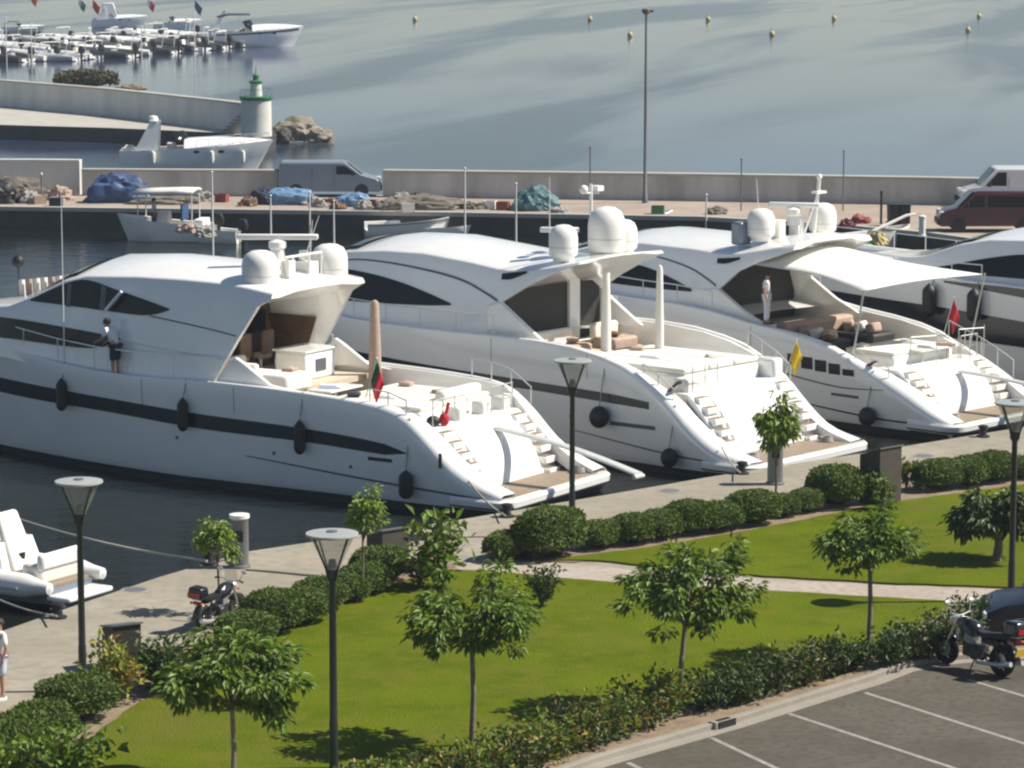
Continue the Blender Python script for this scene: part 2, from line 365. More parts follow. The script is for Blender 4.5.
# thin coastal haze over the whole bay
hz = MB(); hz.box((0, 1970, 7.5), (3100, 4140, 24)); hz = hz.build('haze', [], None, smooth=0); hz['kind'] = 'stuff'
hm = bpy.data.materials.new('haze_air'); hm.use_nodes = True; ht = hm.node_tree; ht.nodes.clear(); ho = ht.nodes.new('ShaderNodeOutputMaterial'); hv = ht.nodes.new('ShaderNodeVolumePrincipled')
hv.inputs['Color'].default_value = (.76, .88, 1.0, 1); hv.inputs['Density'].default_value = .00022; hv.inputs['Anisotropy'].default_value = 0.0; ht.links.new(hv.outputs[0], ho.inputs['Volume']); hz.data.materials.append(hm)
edge = [(-60, 5), (-24, 40)] + [P2(*p) for p in [(0, 632), (83, 603), (160, 577), (246, 552), (453, 521), (612, 494), (710, 477), (876, 451), (1024, 427)]]
d = (Vector(edge[-1]) - Vector(edge[5])).normalized(); edge.append((edge[-1][0] + d.x*90, edge[-1][1] + d.y*90))
land = edge + [(140, 150), (140, -30), (-60, -30)]
s = MB(); s.loft([[(x, y, -3) for x, y in land], [(x, y, LAND) for x, y in land]], True, False, True); struct('promenade', s, M['paving'], smooth=0)
s = MB(); strip(s, edge[1:], -.42, -.003, LAND-.2, LAND+.006); struct('quay_coping', s, M['paving'])

s = MB(); s.sheet([P2(*p) for p in [(452, 571), (470, 562), (520, 558), (560, 564), (700, 575), (800, 581), (900, 586), (1024, 590), (1130, 593), (1130, 613), (960, 606), (800, 596), (700, 591), (560, 582)]], LAND+.004)
struct('garden_path', s, M['path'], smooth=0)
s = MB(); s.sheet([P2(*p) for p in [(-60, 752), (20, 722), (90, 690), (150, 664), (200, 642), (250, 618), (300, 600), (350, 582), (400, 562), (452, 552), (458, 572), (420, 584), (335, 618), (250, 658), (130, 720), (60, 830), (-60, 830)]], LAND+.02)
s.sheet([P2(*p) for p in [(488, 560), (490, 548), (520, 543), (600, 535), (660, 524), (720, 513), (800, 498), (850, 488), (900, 480), (960, 470), (1024, 462), (1110, 448), (1110, 482), (1024, 490), (880, 508), (720, 540), (575, 563)]], LAND+.02)
struct('hedge_bed', s, M['soil'], smooth=0)
KERB = [P2(*p) for p in [(440, 822), (500, 798), (597, 763), (731, 725), (820, 697), (872, 681), (903, 669), (940, 662), (1000, 657), (1130, 650)]]
bed = [P2(*p) for p in [(400, 830), (500, 762), (600, 730), (690, 700), (800, 668), (870, 650), (930, 625), (950, 606), (1130, 604)]] + list(reversed(KERB))
s = MB(); s.sheet(bed, LAND+.028); struct('shrub_bed', s, M['soil'], smooth=0)

def lawn_sheet(name, pts):
    """turf with a slightly wandering edge, standing 5 cm proud of the paving"""
    pl = [P2(*p) for p in pts]; rnd = random.Random(5); out = []
    for i, p in enumerate(pl):
        q = pl[(i+1) % len(pl)]; n = max(1, int((Vector(q)-Vector(p)).length/.35))
        for k in range(n):
            t = k/n; out.append((lerp(p[0], q[0], t) + rnd.uniform(-.035, .035), lerp(p[1], q[1], t) + rnd.uniform(-.05, .05)))
    s = MB(); s.loft([[(x, y, LAND-.02) for x, y in out], [(x, y, LAND+.05) for x, y in out]], True, False, True)
    o = s.build(name, M['lawn'], smooth=0); o['kind'] = 'structure'; return o
lawn_sheet('lawn', [(60, 800), (95, 737), (130, 710), (200, 674), (250, 650), (300, 627), (335, 610), (375, 593), (420, 578), (452, 571), (500, 573), (560, 580), (620, 584), (700, 589), (780, 593), (860, 598), (950, 603), (945, 612), (900, 640), (870, 655), (800, 672), (690, 705), (600, 736), (500, 769), (430, 800)])
lawn_sheet('lawn', [(552, 562), (600, 562), (700, 573), (800, 580), (900, 585), (1024, 589), (1130, 592), (1130, 468), (1024, 486), (940, 497), (880, 505), (800, 522), (720, 537), (640, 550), (575, 558)])

s = MB(); s.sheet(KERB + [(60, 60), (60, -25), (0, -25)], LAND+.004); struct('parking_lot', s, M['asphalt'], smooth=0)
s = MB(); strip(s, KERB, .0, .16, LAND-.1, LAND+.12); struct('parking_kerb', s, M['kerb'], bevel=.015)
s = MB(); strip(s, KERB, .16, .55, LAND-.1, LAND+.08); struct('kerb_apron', s, M['soil'])
s = MB(); strip(s, KERB, -.30, -.002, LAND-.1, LAND+.012); struct('gutter', s, M['kerb'])
s = MB()
for a, b in [((865, 693), (1018, 742)), ((789, 714), (913, 755)), ((711, 738), (800, 780)), ((968, 680), (1060, 707)), ((628, 763), (700, 800)), ((1046, 668), (1130, 690))]:
    a = Vector(P2(*a)); b = Vector(P2(*b)); t = (b-a).normalized(); e = a + t*5.0; n = Vector((-t.y, t.x))*.055
    s.sheet([a+n, e+n, e-n, a-n], LAND+.009)
struct('parking_lines', s, M['line'], smooth=0)

# storm drain in the kerb, manholes and puddle marks on the quay
k = Vector(P2(723, 727)); dr = math.atan2(KERB[3][1]-KERB[2][1], KERB[3][0]-KERB[2][0])
t = thing('kerb_drain', 'dark kerb inlet drain set in the parking kerb', 'drain', (k.x, k.y, LAND), dr)
s = MB(); s.box((0, .02, .075), (.62, .2, .15)); s.build('drain_block', M['kerb'], t, bevel=.02)
s = MB(); s.box((0.02, -.09, .075), (.5, .02, .14)); s.box((0.0, .0, .153), (.36, .1, .012)); s.build('drain_opening', M['black'], t)
for px, py, lab in [(135, 590, 'dark round manhole cover on the quay beside the white tender'), (670, 491, 'dark oval manhole cover on the quay before the middle yacht'), (924, 456, 'small dark drain cover on the quay left of the right lamp post')]:
    q = P2(px, py); t = thing('manhole_cover', lab, 'manhole', (q[0], q[1], LAND), 0, 'covers set in the promenade')
    s = MB(); s.lathe([(.26, .0), (.26, .012), (.0, .014)], 18); s.build('cover', M['greymetal'], t)
    s = MB(); s.lathe([(.33, 0), (.33, .008), (.27, .010)], 18); s.build('rim', M['kerb'], t)

# ------------------------------------------------------------------ the mole behind the yachts
MZ = 1.1
medge = [P2(px, py, MZ) for px, py in [(-90, 206), (0, 207), (400, 212), (700, 217), (840, 225), (930, 233), (1024, 246), (1120, 260)]]
wbase = [P2(px, py, MZ) for px, py in [(-90, 196), (0, 196), (240, 196), (400, 197), (700, 201), (935, 205), (1024, 207), (1120, 209)]]
poly = medge + list(reversed(offset(wbase, 1.5)))
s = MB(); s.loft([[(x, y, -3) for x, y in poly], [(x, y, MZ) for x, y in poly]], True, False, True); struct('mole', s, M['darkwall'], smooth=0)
s = MB(); s.sheet(offset(medge, .35) + list(reversed(offset(wbase, 1.2))), MZ+.004); struct('mole_pavement', s, M['molesurf'], smooth=0)
s = MB(); strip(s, medge, -.06, .4, MZ-.18, MZ+.03); struct('mole_coping', s, M['concrete'])
mz2 = [P2(px, py, MZ) for px, py in [(383, 197), (500, 198.5), (700, 201), (935, 205), (1024, 207), (1120, 209)]]
t = thing('sea_wall', 'long weathered grey sea wall along the back of the mole', 'wall', (mz2[0][0], mz2[0][1], MZ))
def rel(pl, t): return [(x - t.location.x, y - t.location.y) for x, y in pl]
s = MB(); strip(s, rel(mz2, t), 0, .55, -.3, 1.28); s.build('wall_face', M['wall'], t)
s = MB(); strip(s, rel(mz2, t), -.08, .62, 1.282, 1.42); s.build('wall_coping', M['concrete'], t, bevel=.02)
mz3 = [P2(px, py, MZ) for px, py in [(82, 195.5), (180, 196), (278, 196.5)]]
t = thing('sea_wall', 'low grey harbour wall in front of the moored cabin cruiser', 'wall', (mz3[0][0], mz3[0][1], MZ))
s = MB(); strip(s, rel(mz3, t), 0, .5, -.3, 1.28); s.build('wall_face', M['wall'], t)
s = MB(); strip(s, rel(mz3, t), -.06, .56, 1.282, 1.40); s.build('wall_coping', M['concrete'], t, bevel=.02)
mz4 = [P2(px, py, MZ) for px, py in [(-90, 194), (0, 194), (40, 194), (80, 194.5)]]
t = thing('block_wall', 'pale concrete block wall at the left end of the mole', 'wall', (mz4[0][0], mz4[0][1], MZ))
s = MB(); strip(s, rel(mz4, t), 0, .5, -.3, 1.75); s.build('wall_face', M['pwhite'], t)
s = MB(); strip(s, rel(mz4, t), -.04, .54, 1.752, 1.83); s.build('wall_coping', M['whitewall'], t)

# ------------------------------------------------------------------ the far pier with its light tower
PZ = 1.0
pe = [P2(px, py, PZ) for px, py in [(-120, 119), (0, 125), (110, 128), (225, 133), (262, 139)]]
pw = [P2(px, py, PZ) for px, py in [(-120, 99), (0, 106), (110, 116), (218, 129)]]
poly = pe + [P2(276, 135, PZ), P2(270, 122, PZ)] + list(reversed(offset(pw, 1.6)))
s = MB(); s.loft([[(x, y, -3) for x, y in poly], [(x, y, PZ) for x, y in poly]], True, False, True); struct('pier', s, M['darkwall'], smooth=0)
s = MB(); s.sheet(offset(pe, .1) + list(reversed(offset(pw, 1.0))), PZ+.006); struct('pier_pavement', s, M['concrete'], smooth=0)
t = thing('pier_wall', 'pale grey parapet wall running along the far pier to the light tower', 'wall', (pw[0][0], pw[0][1], PZ))
s = MB(); strip(s, rel(pw + [P2(247, 133, PZ)], t), 0, .7, -.3, 1.85); s.build('wall_face', M['pwhite'], t)
s = MB(); strip(s, rel(pw + [P2(247, 133, PZ)], t), -.05, .75, 1.852, 1.98); s.build('wall_coping', M['concrete'], t)
q = P2(256.5, 136, PZ)
t = thing('light_tower', 'squat white harbour light tower with green lantern at the pier head', 'lighthouse', (q[0], q[1], PZ))
s = MB(); s.lathe([(1.03, -.3), (1.0, 2.35), (1.0, 2.4)], 24); s.build('tower_drum', M['whitewall'], t)
s = MB(); s.lathe([(1.06, 2.402), (1.12, 2.5), (1.12, 2.62), (.2, 2.66)], 24); s.build('green_gallery', M['lgreen'], t)
s = MB(); s.lathe([(.42, 2.6), (.36, 3.45), (.40, 3.5)], 14); s.build('turret', M['whitewall'], t)
s = MB()
for k in range(8):
    a = k*math.pi/4; s.tube([(math.cos(a)*1.0, math.sin(a)*1.0, 2.6), (math.cos(a)*1.0, math.sin(a)*1.0, 3.1)], .012, 5)
for h in (3.1,): s.tube([(math.cos(k*math.pi/10)*1.0, math.sin(k*math.pi/10)*1.0, h) for k in range(21)], .014, 5)
s.build('railing', M['lgreen'], t)
s = MB(); s.lathe([(.42, 3.5), (.46, 3.62), (.2, 3.7), (.2, 3.95), (.28, 4.0), (.03, 4.2), (.03, 4.6), (0, 4.62)], 12); s.build('lantern', M['lgreen'], t)
# mooring steps leaning on the tower
q = P2(237, 134, PZ)
t = thing('tower_stair', 'dark ramped stair climbing the pier wall beside the light tower', 'stair', (q[0], q[1], PZ))
s = MB()
for k in range(8): s.box((-1.0+.22*k, -.3, .12+.21*k), (.26, .7, .06))
s.build('steps', M['greymetal'], t)
s = MB(); s.prism([(-1.1, 0), (1.0, 0), (1.0, 1.75)], -.1, .2, 'xz'); s.build('stair_wall', M['wall'], t)
def lump(name, label, cat, px, py, z, r, m, seed, group=None, nz=.35, sub=4):
    q = P2(px, py, z); bm = bmesh.new(); bmesh.ops.create_icosphere(bm, subdivisions=sub, radius=1)
    from mathutils import noise
    for v in bm.verts:
        n = noise.noise(v.co*1.3 + Vector((seed*7.3, 0, 0)))*nz + noise.noise(v.co*3.1 + Vector((seed*3.1, 5, 0)))*nz*.6 + noise.noise(v.co*8 + Vector((seed, 2, 9)))*nz*.35
        v.co *= 1 + n; v.co.x *= r[0]; v.co.y *= r[1]; v.co.z *= r[2]
        if v.co.z < -r[2]*.25: v.co.z = -r[2]*.25
    me = bpy.data.meshes.new(name); bm.to_mesh(me); bm.free(); me.materials.append(m)
    me.polygons.foreach_set('use_smooth', [True]*len(me.polygons)); me.set_sharp_from_angle(angle=R(22))
    o = bpy.data.objects.new(name, me); COL.objects.link(o); o.location = (q[0], q[1], z + r[2]*.2)
    return tag(o, label, cat, group)
lump('boulder', 'largest pale boulder right of the light tower', 'rock', 296, 139, 0.2, (1.9, 1.4, 1.2), M['rock'], 1, 'boulders at the pier head', .35)
lump('boulder', 'low flat boulder at the water right of the big boulder', 'rock', 319, 142, 0.1, (1.0, .9, .75), M['rock'], 2, 'boulders at the pier head', .4)
lump('boulder', 'dark boulder wedged between light tower and big boulder', 'rock', 281, 143, 0.1, (.8, .8, .8), M['darkwall'], 3, 'boulders at the pier head', .4)
# ------------------------------------------------------------------ yachts
class Yacht:
    """local frame: x from stern to bow, +y the side facing the promenade camera, z up from the water"""
    def __init__(s, label, loc, ang, gun, B=2.97, L=24.0):
        s.root = thing('motor_yacht', label, 'yacht', (loc[0], loc[1], 0), R(90) + R(ang), 'large white motor yachts moored stern to the quay')
        s.gun, s.B, s.L = gun, B, L; s.loc, s.ang = loc, R(ang)
    def w(s, x, y, z):
        a = s.ang; return Vector((s.loc[0] - x*math.sin(a) - y*math.cos(a), s.loc[1] + x*math.cos(a) - y*math.sin(a), z))
    def beam(s, x):
        b = s.B*(.95 + .05*min(1, max(0, x)/2.5))
        if x > 11: b *= max(.012, 1 - ((x-11)/(s.L-11))**2.4)
        return b
    def hb(s, x, z):
        """half beam of the hull side at height z"""
        zt = tab(s.gun, x); u = max(0, min(1, z/zt)); fl = .90 + .10*(1-(1-u)**2)
        if x > 11:                                     # bow flare
            k = min(1, (x-11)/(s.L-11)); fl = lerp(fl, .35 + .65*u**.8, k*.9)
        return s.beam(x)*fl
    def hull(s):
        xs = [.15, .4, .7, 1.0, 1.35, 1.7, 2.05, 2.4, 2.75, 3.1, 3.5, 4, 4.6, 5.4, 6.5, 8, 9.5, 11, 12.5, 14, 15.5, 17, 18.5, 20, 21.5, 22.8, 23.6, s.L]
        rings = []; s.wt = lambda x: tab([(0, .72), (2.6, .66), (3.6, .34), (5, .2), (9, .13), (24, .08)], x)
        for x in xs:
            zt = tab(s.gun, x); r = tab([(0, .16), (1.5, .38), (3, .34), (5, .14), (10, .06), (24, .04)], x); r = min(r, zt*.4)
            wt = min(s.wt(x), s.beam(x)*.6); b = s.hb(x, zt-r); hf = []
            hf.append((b - max(wt, r*1.2), zt - .45 if x > 2.9 else min(zt-.1, max(.45, zt-.45))))
            hf.append((b - max(wt, r*1.2), zt-.02))
            hf.append((b - r, zt))
            for k in (1, 2, 3): hf.append((b - r + r*math.sin(k*math.pi/8), zt - r + r*math.cos(k*math.pi/8)))
            zz = zt - r
            for q in (1.0, .82, .64, .46, .3, .15): hf.append((s.hb(x, zz*q), zz*q))
            hf.append((s.hb(x, 0)*.97, -.05)); hf.append((s.hb(x, 0)*.7, -.45))
            rings.append([(x, y, z) for y, z in hf] + [(x, 0, -.6)] + [(x, -y, z) for y, z in reversed(hf)])
        m = MB(); m.loft(rings, False, False, True)
        m.build('hull', M['gel'], s.root, smooth=50)
    def hullstrip(s, name, x0, x1, zt, zb, m, off=.012, n=28, both=True, taper=False, parent=None):
        for sg in ((1, -1) if both else (1,)):
            mb = MB(); vs = []; fs = []
            for i in range(n+1):
                x = lerp(x0, x1, i/n); a, b = tab(zt, x) if hasattr(zt, '__len__') else zt, tab(zb, x) if hasattr(zb, '__len__') else zb
                for k in range(4):
                    z = lerp(b, a, k/3); vs.append((x, sg*(s.hb(x, z)+off), z))
            for i in range(n):
                for k in range(3): fs.append((i*4+k, i*4+k+1, i*4+k+5, i*4+k+4))
            mb.add(vs, fs); mb.build(name, m, parent or s.root, smooth=60)
    def shell(s, name, st):
        """superstructure: st rows are x, zl, wl, ze, we, zc, roof thickness"""
        s.st = st; rings = []
        for x, zl, wl, ze, we, zc, tr in st:
            def hfo():
                o = [(wl, zl), (lerp(wl, we, .45)+.02, lerp(zl, ze, .45)), (lerp(wl, we, .85), lerp(zl, ze, .85)), (we, ze-.02), (we-.025, ze+.03), (we-.08, ze+.06)]
                for q in (.82, .55, .27): o.append((we*q, lerp(zc, ze+.05, q**1.6)))
                return o + [(0, zc)]
            def hfi():
                t = .14; zi = zc - tr; low = min(zi-.02, ze-.2) if zl < zi else zl-.001
                i = [(0, zi), (we*.5, zi - .02), (max(.05, we-t-.2), max(zl, min(zi-.06, ze-.2)) if zl < zi else zl + .0), (max(.04, wl-t), zl)]
                return i
            a, b = hfo(), hfi()
            rings.append([(x, y, z) for y, z in a] + [(x, -y, z) for y, z in reversed(a[:-1])] + [(x, -y, z) for y, z in reversed(b[1:])] + [(x, y, z) for y, z in b])
        m = MB(); m.loft(rings, True, True, True); return m.build(name, M['gel'], s.root, smooth=42)
    def sh(s, x, z):
        T = s.st; T = sorted(T)
        for i in range(len(T)-1):
            if T[i][0] <= x <= T[i+1][0]:
                u = (x-T[i][0])/(T[i+1][0]-T[i][0]); r = [lerp(a, b, u) for a, b in zip(T[i], T[i+1])]; break
        else: r = T[-1] if x > T[-1][0] else T[0]
        u = (z - r[1])/max(.01, r[3]-r[1]); return lerp(r[2], r[4], max(0, min(1, u))) + .02*math.sin(math.pi*max(0, min(1, u)))
    def win(s, name, top, bot, off=.02, n=22, m='glass', both=True):
        """glass let into the cabin side between two curves"""
        x0, x1 = top[0][0], top[-1][0]; out = []
        for sg in ((1, -1) if both else (1,)):
            vs = []; fs = []; mb = MB()
            for i in range(n+1):
                x = lerp(x0, x1, i/n); a, b = tab(top, x), tab(bot, x)
                for k in range(4):
                    z = lerp(b, a, k/3); vs.append((x, sg*(s.sh(x, z)+off), z))
            for i in range(n):
                for k in range(3): fs.append((i*4+k, i*4+k+1, i*4+k+5, i*4+k+4))
            mb.add(vs, fs); out.append(mb.build(name, M[m], s.root, smooth=60))
        return out
    def windscreen(s, x0, x1):
        """raked front glass following the shell between two stations"""
        T = sorted(s.st)
        def row(x):
            for i in range(len(T)-1):
                if T[i][0] <= x <= T[i+1][0]:
                    u = (x-T[i][0])/(T[i+1][0]-T[i][0]); return [lerp(a, b, u) for a, b in zip(T[i], T[i+1])]
        vs = []; n = 10; fs = []
        for j in range(7):
            x = lerp(x0, x1, j/6); r = row(x)
            for k in range(n+1):
                q = lerp(-.86, .86, k/n); vs.append((x, r[4]*q, lerp(r[5], r[3]+.10, q*q) + .03))
        for j in range(6):
            for k in range(n): fs.append((j*(n+1)+k, j*(n+1)+k+1, (j+1)*(n+1)+k+1, (j+1)*(n+1)+k))
        mb = MB(); mb.add(vs, fs); mb.build('windscreen', M['glass'], s.root, smooth=60)
    def decks(s, zc=2.0, xa=2.75, xb=10.6):
        # foredeck and side decks
        xs = [9.2, 10.5, 12, 14, 16, 18, 20, 21.5, 22.8, 23.6]; m = MB()
        m.loft([[(x, s.hb(x, tab(s.gun, x)-.3)-.1 if s.beam(x) > .3 else .05, tab(s.gun, x)-.22), (x, 0, tab(s.gun, x)-.16), (x, -(s.hb(x, tab(s.gun, x)-.3)-.1) if s.beam(x) > .3 else -.05, tab(s.gun, x)-.22)] for x in xs], False, False, False)
        m.build('foredeck', M['gel'], s.root)
        m = MB(); m.box(((xa+xb)/2, 0, zc-.05), (xb-xa, 2*(s.B-.35), .1)); m.build('cockpit_deck', M['deckteak'], s.root)
        # inner cockpit sides
        for sg in (1, -1):
            m = MB(); poly = [(2.7, zc-.1), (10.6, zc-.1)] + [(x, tab(s.gun, x)-.05) for x in (10.6, 9, 7.5, 6, 5, 4.2, 3.6, 3.1, 2.7)]
            m.prism(poly, sg*(s.B-.42), sg*(s.B-.30)); m.build('cockpit_side', M['gel'], s.root)
        m = MB(); m.box((9.9, 0, zc+.45), (1.2, 2*(s.B-.5), .9)); m.build('cabin_step', M['gel'], s.root, bevel=.06)
    def stern(s, ztop=2.2, xt=2.75, xb=1.42):
        zp = .52; W2 = s.B-.74
        # transom with bulging garage door
        def prof(u, bulge): return (lerp(xt, xb, u) - bulge*math.sin(math.pi*u), lerp(ztop, zp, u**1.15))
        m = MB(); rings = []
        for k in range(9):
            y = lerp(-W2, W2, k/8)
            r = [(prof(u/8, .12)[0], y, prof(u/8, .12)[1]) for u in range(9)]
            rings.append(r + [(xt+.9, y, zp), (xt+.9, y, ztop)])
        m.loft(rings, True, True, True); m.build('transom', M['gel'], s.root, smooth=50)
        m = MB(); rings = []
        for k in range(11):
            q = k/10; y = lerp(-W2+.78, W2-.78, q); b = .24 + .10*math.sin(math.pi*q)
            rings.append([(prof(lerp(.07, .97, u/10), b)[0], y, prof(lerp(.07, .97, u/10), b)[1]) for u in range(11)] + [(xt+.3, y, zp+.05), (xt+.3, y, ztop-.1)])
        m.loft(rings, True, True, True); g = m.build('garage_door', M['gel'], s.root, smooth=50)
        for sg in (1, -1):
            for k in range(6):
                x, z = prof((k+.5)/6, .2); m = MB(); m.box((x+.02, sg*(W2-.36), z-.10), (.46, .58, .2)); st = m.build('stair_step', M['gel'], s.root, bevel=.03)
                m = MB(); m.box((x-.02, sg*(W2-.36), z+.008), (.32, .48, .012)); m.build('tread', M['teak'], st)
        # swim platform
        def rr(x0, x1, w, r, z):
            o = []
            for cx, cy, a0 in ((x0+r, w-r, 90), (x0+r, -w+r, 180)):
                for k in range(7): a = R(a0 + 90*k/6); o.append((cx+r*math.cos(a), cy+r*math.sin(a), z))
            return o + [(x1, -w, z), (x1, w, z)]
        m = MB(); B = s.B*.985
        m.loft([rr(-.02, 1.7, B-.05, .5, .26), rr(-.12, 1.7, B, .55, .34), rr(-.14, 1.7, B+.01, .55, .50), rr(-.08, 1.7, B-.04, .52, .56)], True, True, True)
        m.build('swim_platform', M['gel'], s.root, smooth=40)
        m = MB(); m.loft([rr(.12, 1.5, B-.42, .35, .562), rr(.12, 1.5, B-.42, .35, .574)], True, False, True); m.build('platform_teak', M['teak'], s.root)
        m = MB(); m.loft([rr(-.165, 1.7, B+.02, .55, .30), rr(-.165, 1.7, B+.02, .55, .345)], True, True, True); m.build('rub_rail', M['blackp'], s.root)
        m = MB(); m.loft([rr(.25, 1.7, B-.3, .5, -.4), rr(.1, 1.7, B-.12, .5, .27)], True, True, False); m.build('stern_underside', M['antifoul'], s.root)
    def rail(s, x0, x1, side=1, h=.55, n=7, inset=.1, mid=False, name='guard_rail'):
        m = MB(); pts = []
        for k in range(n):
            x = lerp(x0, x1, k/(n-1)); z = tab(s.gun, x); y = side*(s.hb(x, z)-inset)
            m.tube([(x, y, z-.03), (x, y, z+h)], .018, 5); pts.append((x, y, z+h))
        m.tube(pts, .02, 5)
        if mid: m.tube([(a, b, c-h*.45) for a, b, c in pts], .010, 4)
        m.build(name, M['chrome'], s.root)
    def passerelle(s, x0, y0, z0, x1, y1, z1):
        a, b = Vector((x0, y0, z0)), Vector((x1, y1, z1)); d = (b-a).normalized(); n = Vector((-d.y, d.x, 0)).normalized()*.17
        def at(t): return a.lerp(b, t) + Vector((0, 0, .12*math.sin(math.pi*t)))
        rings = [[at(t)+n, at(t)-n, at(t)-n-Vector((0, 0, .055)), at(t)+n-Vector((0, 0, .055))] for t in [k/8 for k in range(9)]]
        m = MB(); m.loft(rings, True, True, True); p = m.build('passerelle', M['gel'], s.root, smooth=25)
        m = MB(); m.loft([[at(t)+n*.8+Vector((0, 0, .012)), at(t)-n*.8+Vector((0, 0, .012)), at(t)-n*.8-Vector((0, 0, .01)), at(t)+n*.8-Vector((0, 0, .01))] for t in [k/8 for k in range(9)]], True, True, True); m.build('walkway', M['ribgrey'], p, smooth=25)
        m = MB(); e = at(1); m.tube([e+n*1.2-Vector((0, 0, .1)), e-n*1.2-Vector((0, 0, .1))], .065, 10); m.build('roller', M['ribgrey'], p)
    def domes(s, spots, r=.53, h=1.05):
        for x, y, z in spots:
            m = MB(); m.lathe([(r*.72, -.12), (r*.76, .0), (r*.96, .06), (r, .18), (r, h*.58), (r*.95, h*.72), (r*.78, h*.88), (r*.45, h*.97), (0, h)], 22, (x, y, z)); d = m.build('radar_dome', M['dome'], s.root, smooth=50)
            m = MB(); m.lathe([(r+.004, h*.30), (r+.004, h*.32)], 22, (x, y, z)); m.build('dome_seam', M['ribgrey'], d)
    def radar(s, x, y, z, rot, L=2.1):
        m = MB(); m.lathe([(.25, 0), (.2, .3), (.26, .36), (.26, .52), (.1, .6)], 14, (x, y, z)); m.build('radar_pedestal', M['dome'], s.root)
        m = MB(); m.box((x, y, z+.66), (L, .18, .16), rot); m.build('radar_scanner', M['dome'], s.root, bevel=.04)
    def whip(s, x, y, z, h, dx=0, dy=0):
        m = MB(); m.tube([(x, y, z), (x+dx*.5, y+dy*.5, z+h*.5), (x+dx, y+dy, z+h)], [.026, .018, .010], 5); m.build('whip_aerial', M['ribwhite'], s.root)

def fender(y, x, z, label, r=.165, h=.86, side=1, ball=False):
    yy = side*(y.hb(x, z) + r + .02); p = y.w(x, yy, z)
    t = thing('fender', label, 'fender', p, y.root.rotation_euler.z, 'black fenders hung along the yachts')
    m = MB()
    if ball: m.ell((0, 0, 0), (r, r, r*1.1), 16, 10)
    else: m.lathe([(0, -h*.55), (r*.55, -h*.5), (r*.95, -h*.38), (r, -h*.3), (r, h*.3), (r*.95, h*.38), (r*.55, h*.5), (.05, h*.56), (0, h*.6)], 14)
    m.build('fender_body', M['black'], t)
    top = tab(y.gun, x) - z; m = MB(); m.tube([(0, 0, h*.45 if not ball else r), (0, -side*(r*.7), top*.7), (0, -side*(r+.02), top)], .02, 5); m.build('lanyard', M['rope'], t)
    return t

def flag(px_world, label, h, cloth, lean=(.25, 0, .9), size=(.75, .5), cat='flag', two=None, group='flags flown from the yachts', droop=.75):
    """ensign hanging slackly from a short staff"""
    t = thing('flag', label, cat, px_world, 0, group); d = Vector(lean).normalized()
    m = MB(); m.tube([(0, 0, 0), d*h], .016, 6); m.ell(d*h, .03, 8, 6); m.build('staff', M['chrome'], t)
    def clothm(a, b, mt, nm):
        vs = []; fs = []; nu, nv = 6, 8
        for i in range(nu+1):
            for j in range(nv+1):
                u = lerp(a, b, i/nu); v = j/nv
                q = d*(h - v*size[1]); out = Vector((.30*u*size[0]*(1-v*.3), .10*math.sin(5*u+2*v)*size[0], -droop*u*size[0]))
                vs.append(q + out + Vector((0, .06*math.sin(9*u), 0)))
        for i in range(nu):
            for j in range(nv): a0 = i*(nv+1)+j; fs.append((a0, a0+1, a0+nv+2, a0+nv+1))
        m = MB(); m.add(vs, fs); o = m.build(nm, M[mt], t, smooth=60)
        so = o.modifiers.new('cloth', 'SOLIDIFY'); so.thickness = .008
    if two: clothm(0, .4, two, 'cloth'); clothm(.4, 1, cloth, 'cloth')
    else: clothm(0, 1, cloth, 'cloth')
    return t

def cover_pole(loc, label, h, r, mt, cat='parasol'):
    t = thing('closed_parasol', label, cat, loc, 0, 'closed parasols standing on the yachts')
    m = MB(); m.lathe([(r*.9, .12), (r*1.25, .3), (r*1.15, h*.5), (r*.92, h*.8), (r*.8, h-.12), (r*.5, h-.03), (0, h)], 14); m.build('cover', M[mt], t)
    m = MB(); m.lathe([(.16, 0), (.16, .05), (.05, .07), (.05, .3)], 12); m.build('foot', M['chrome'], t)
    return t
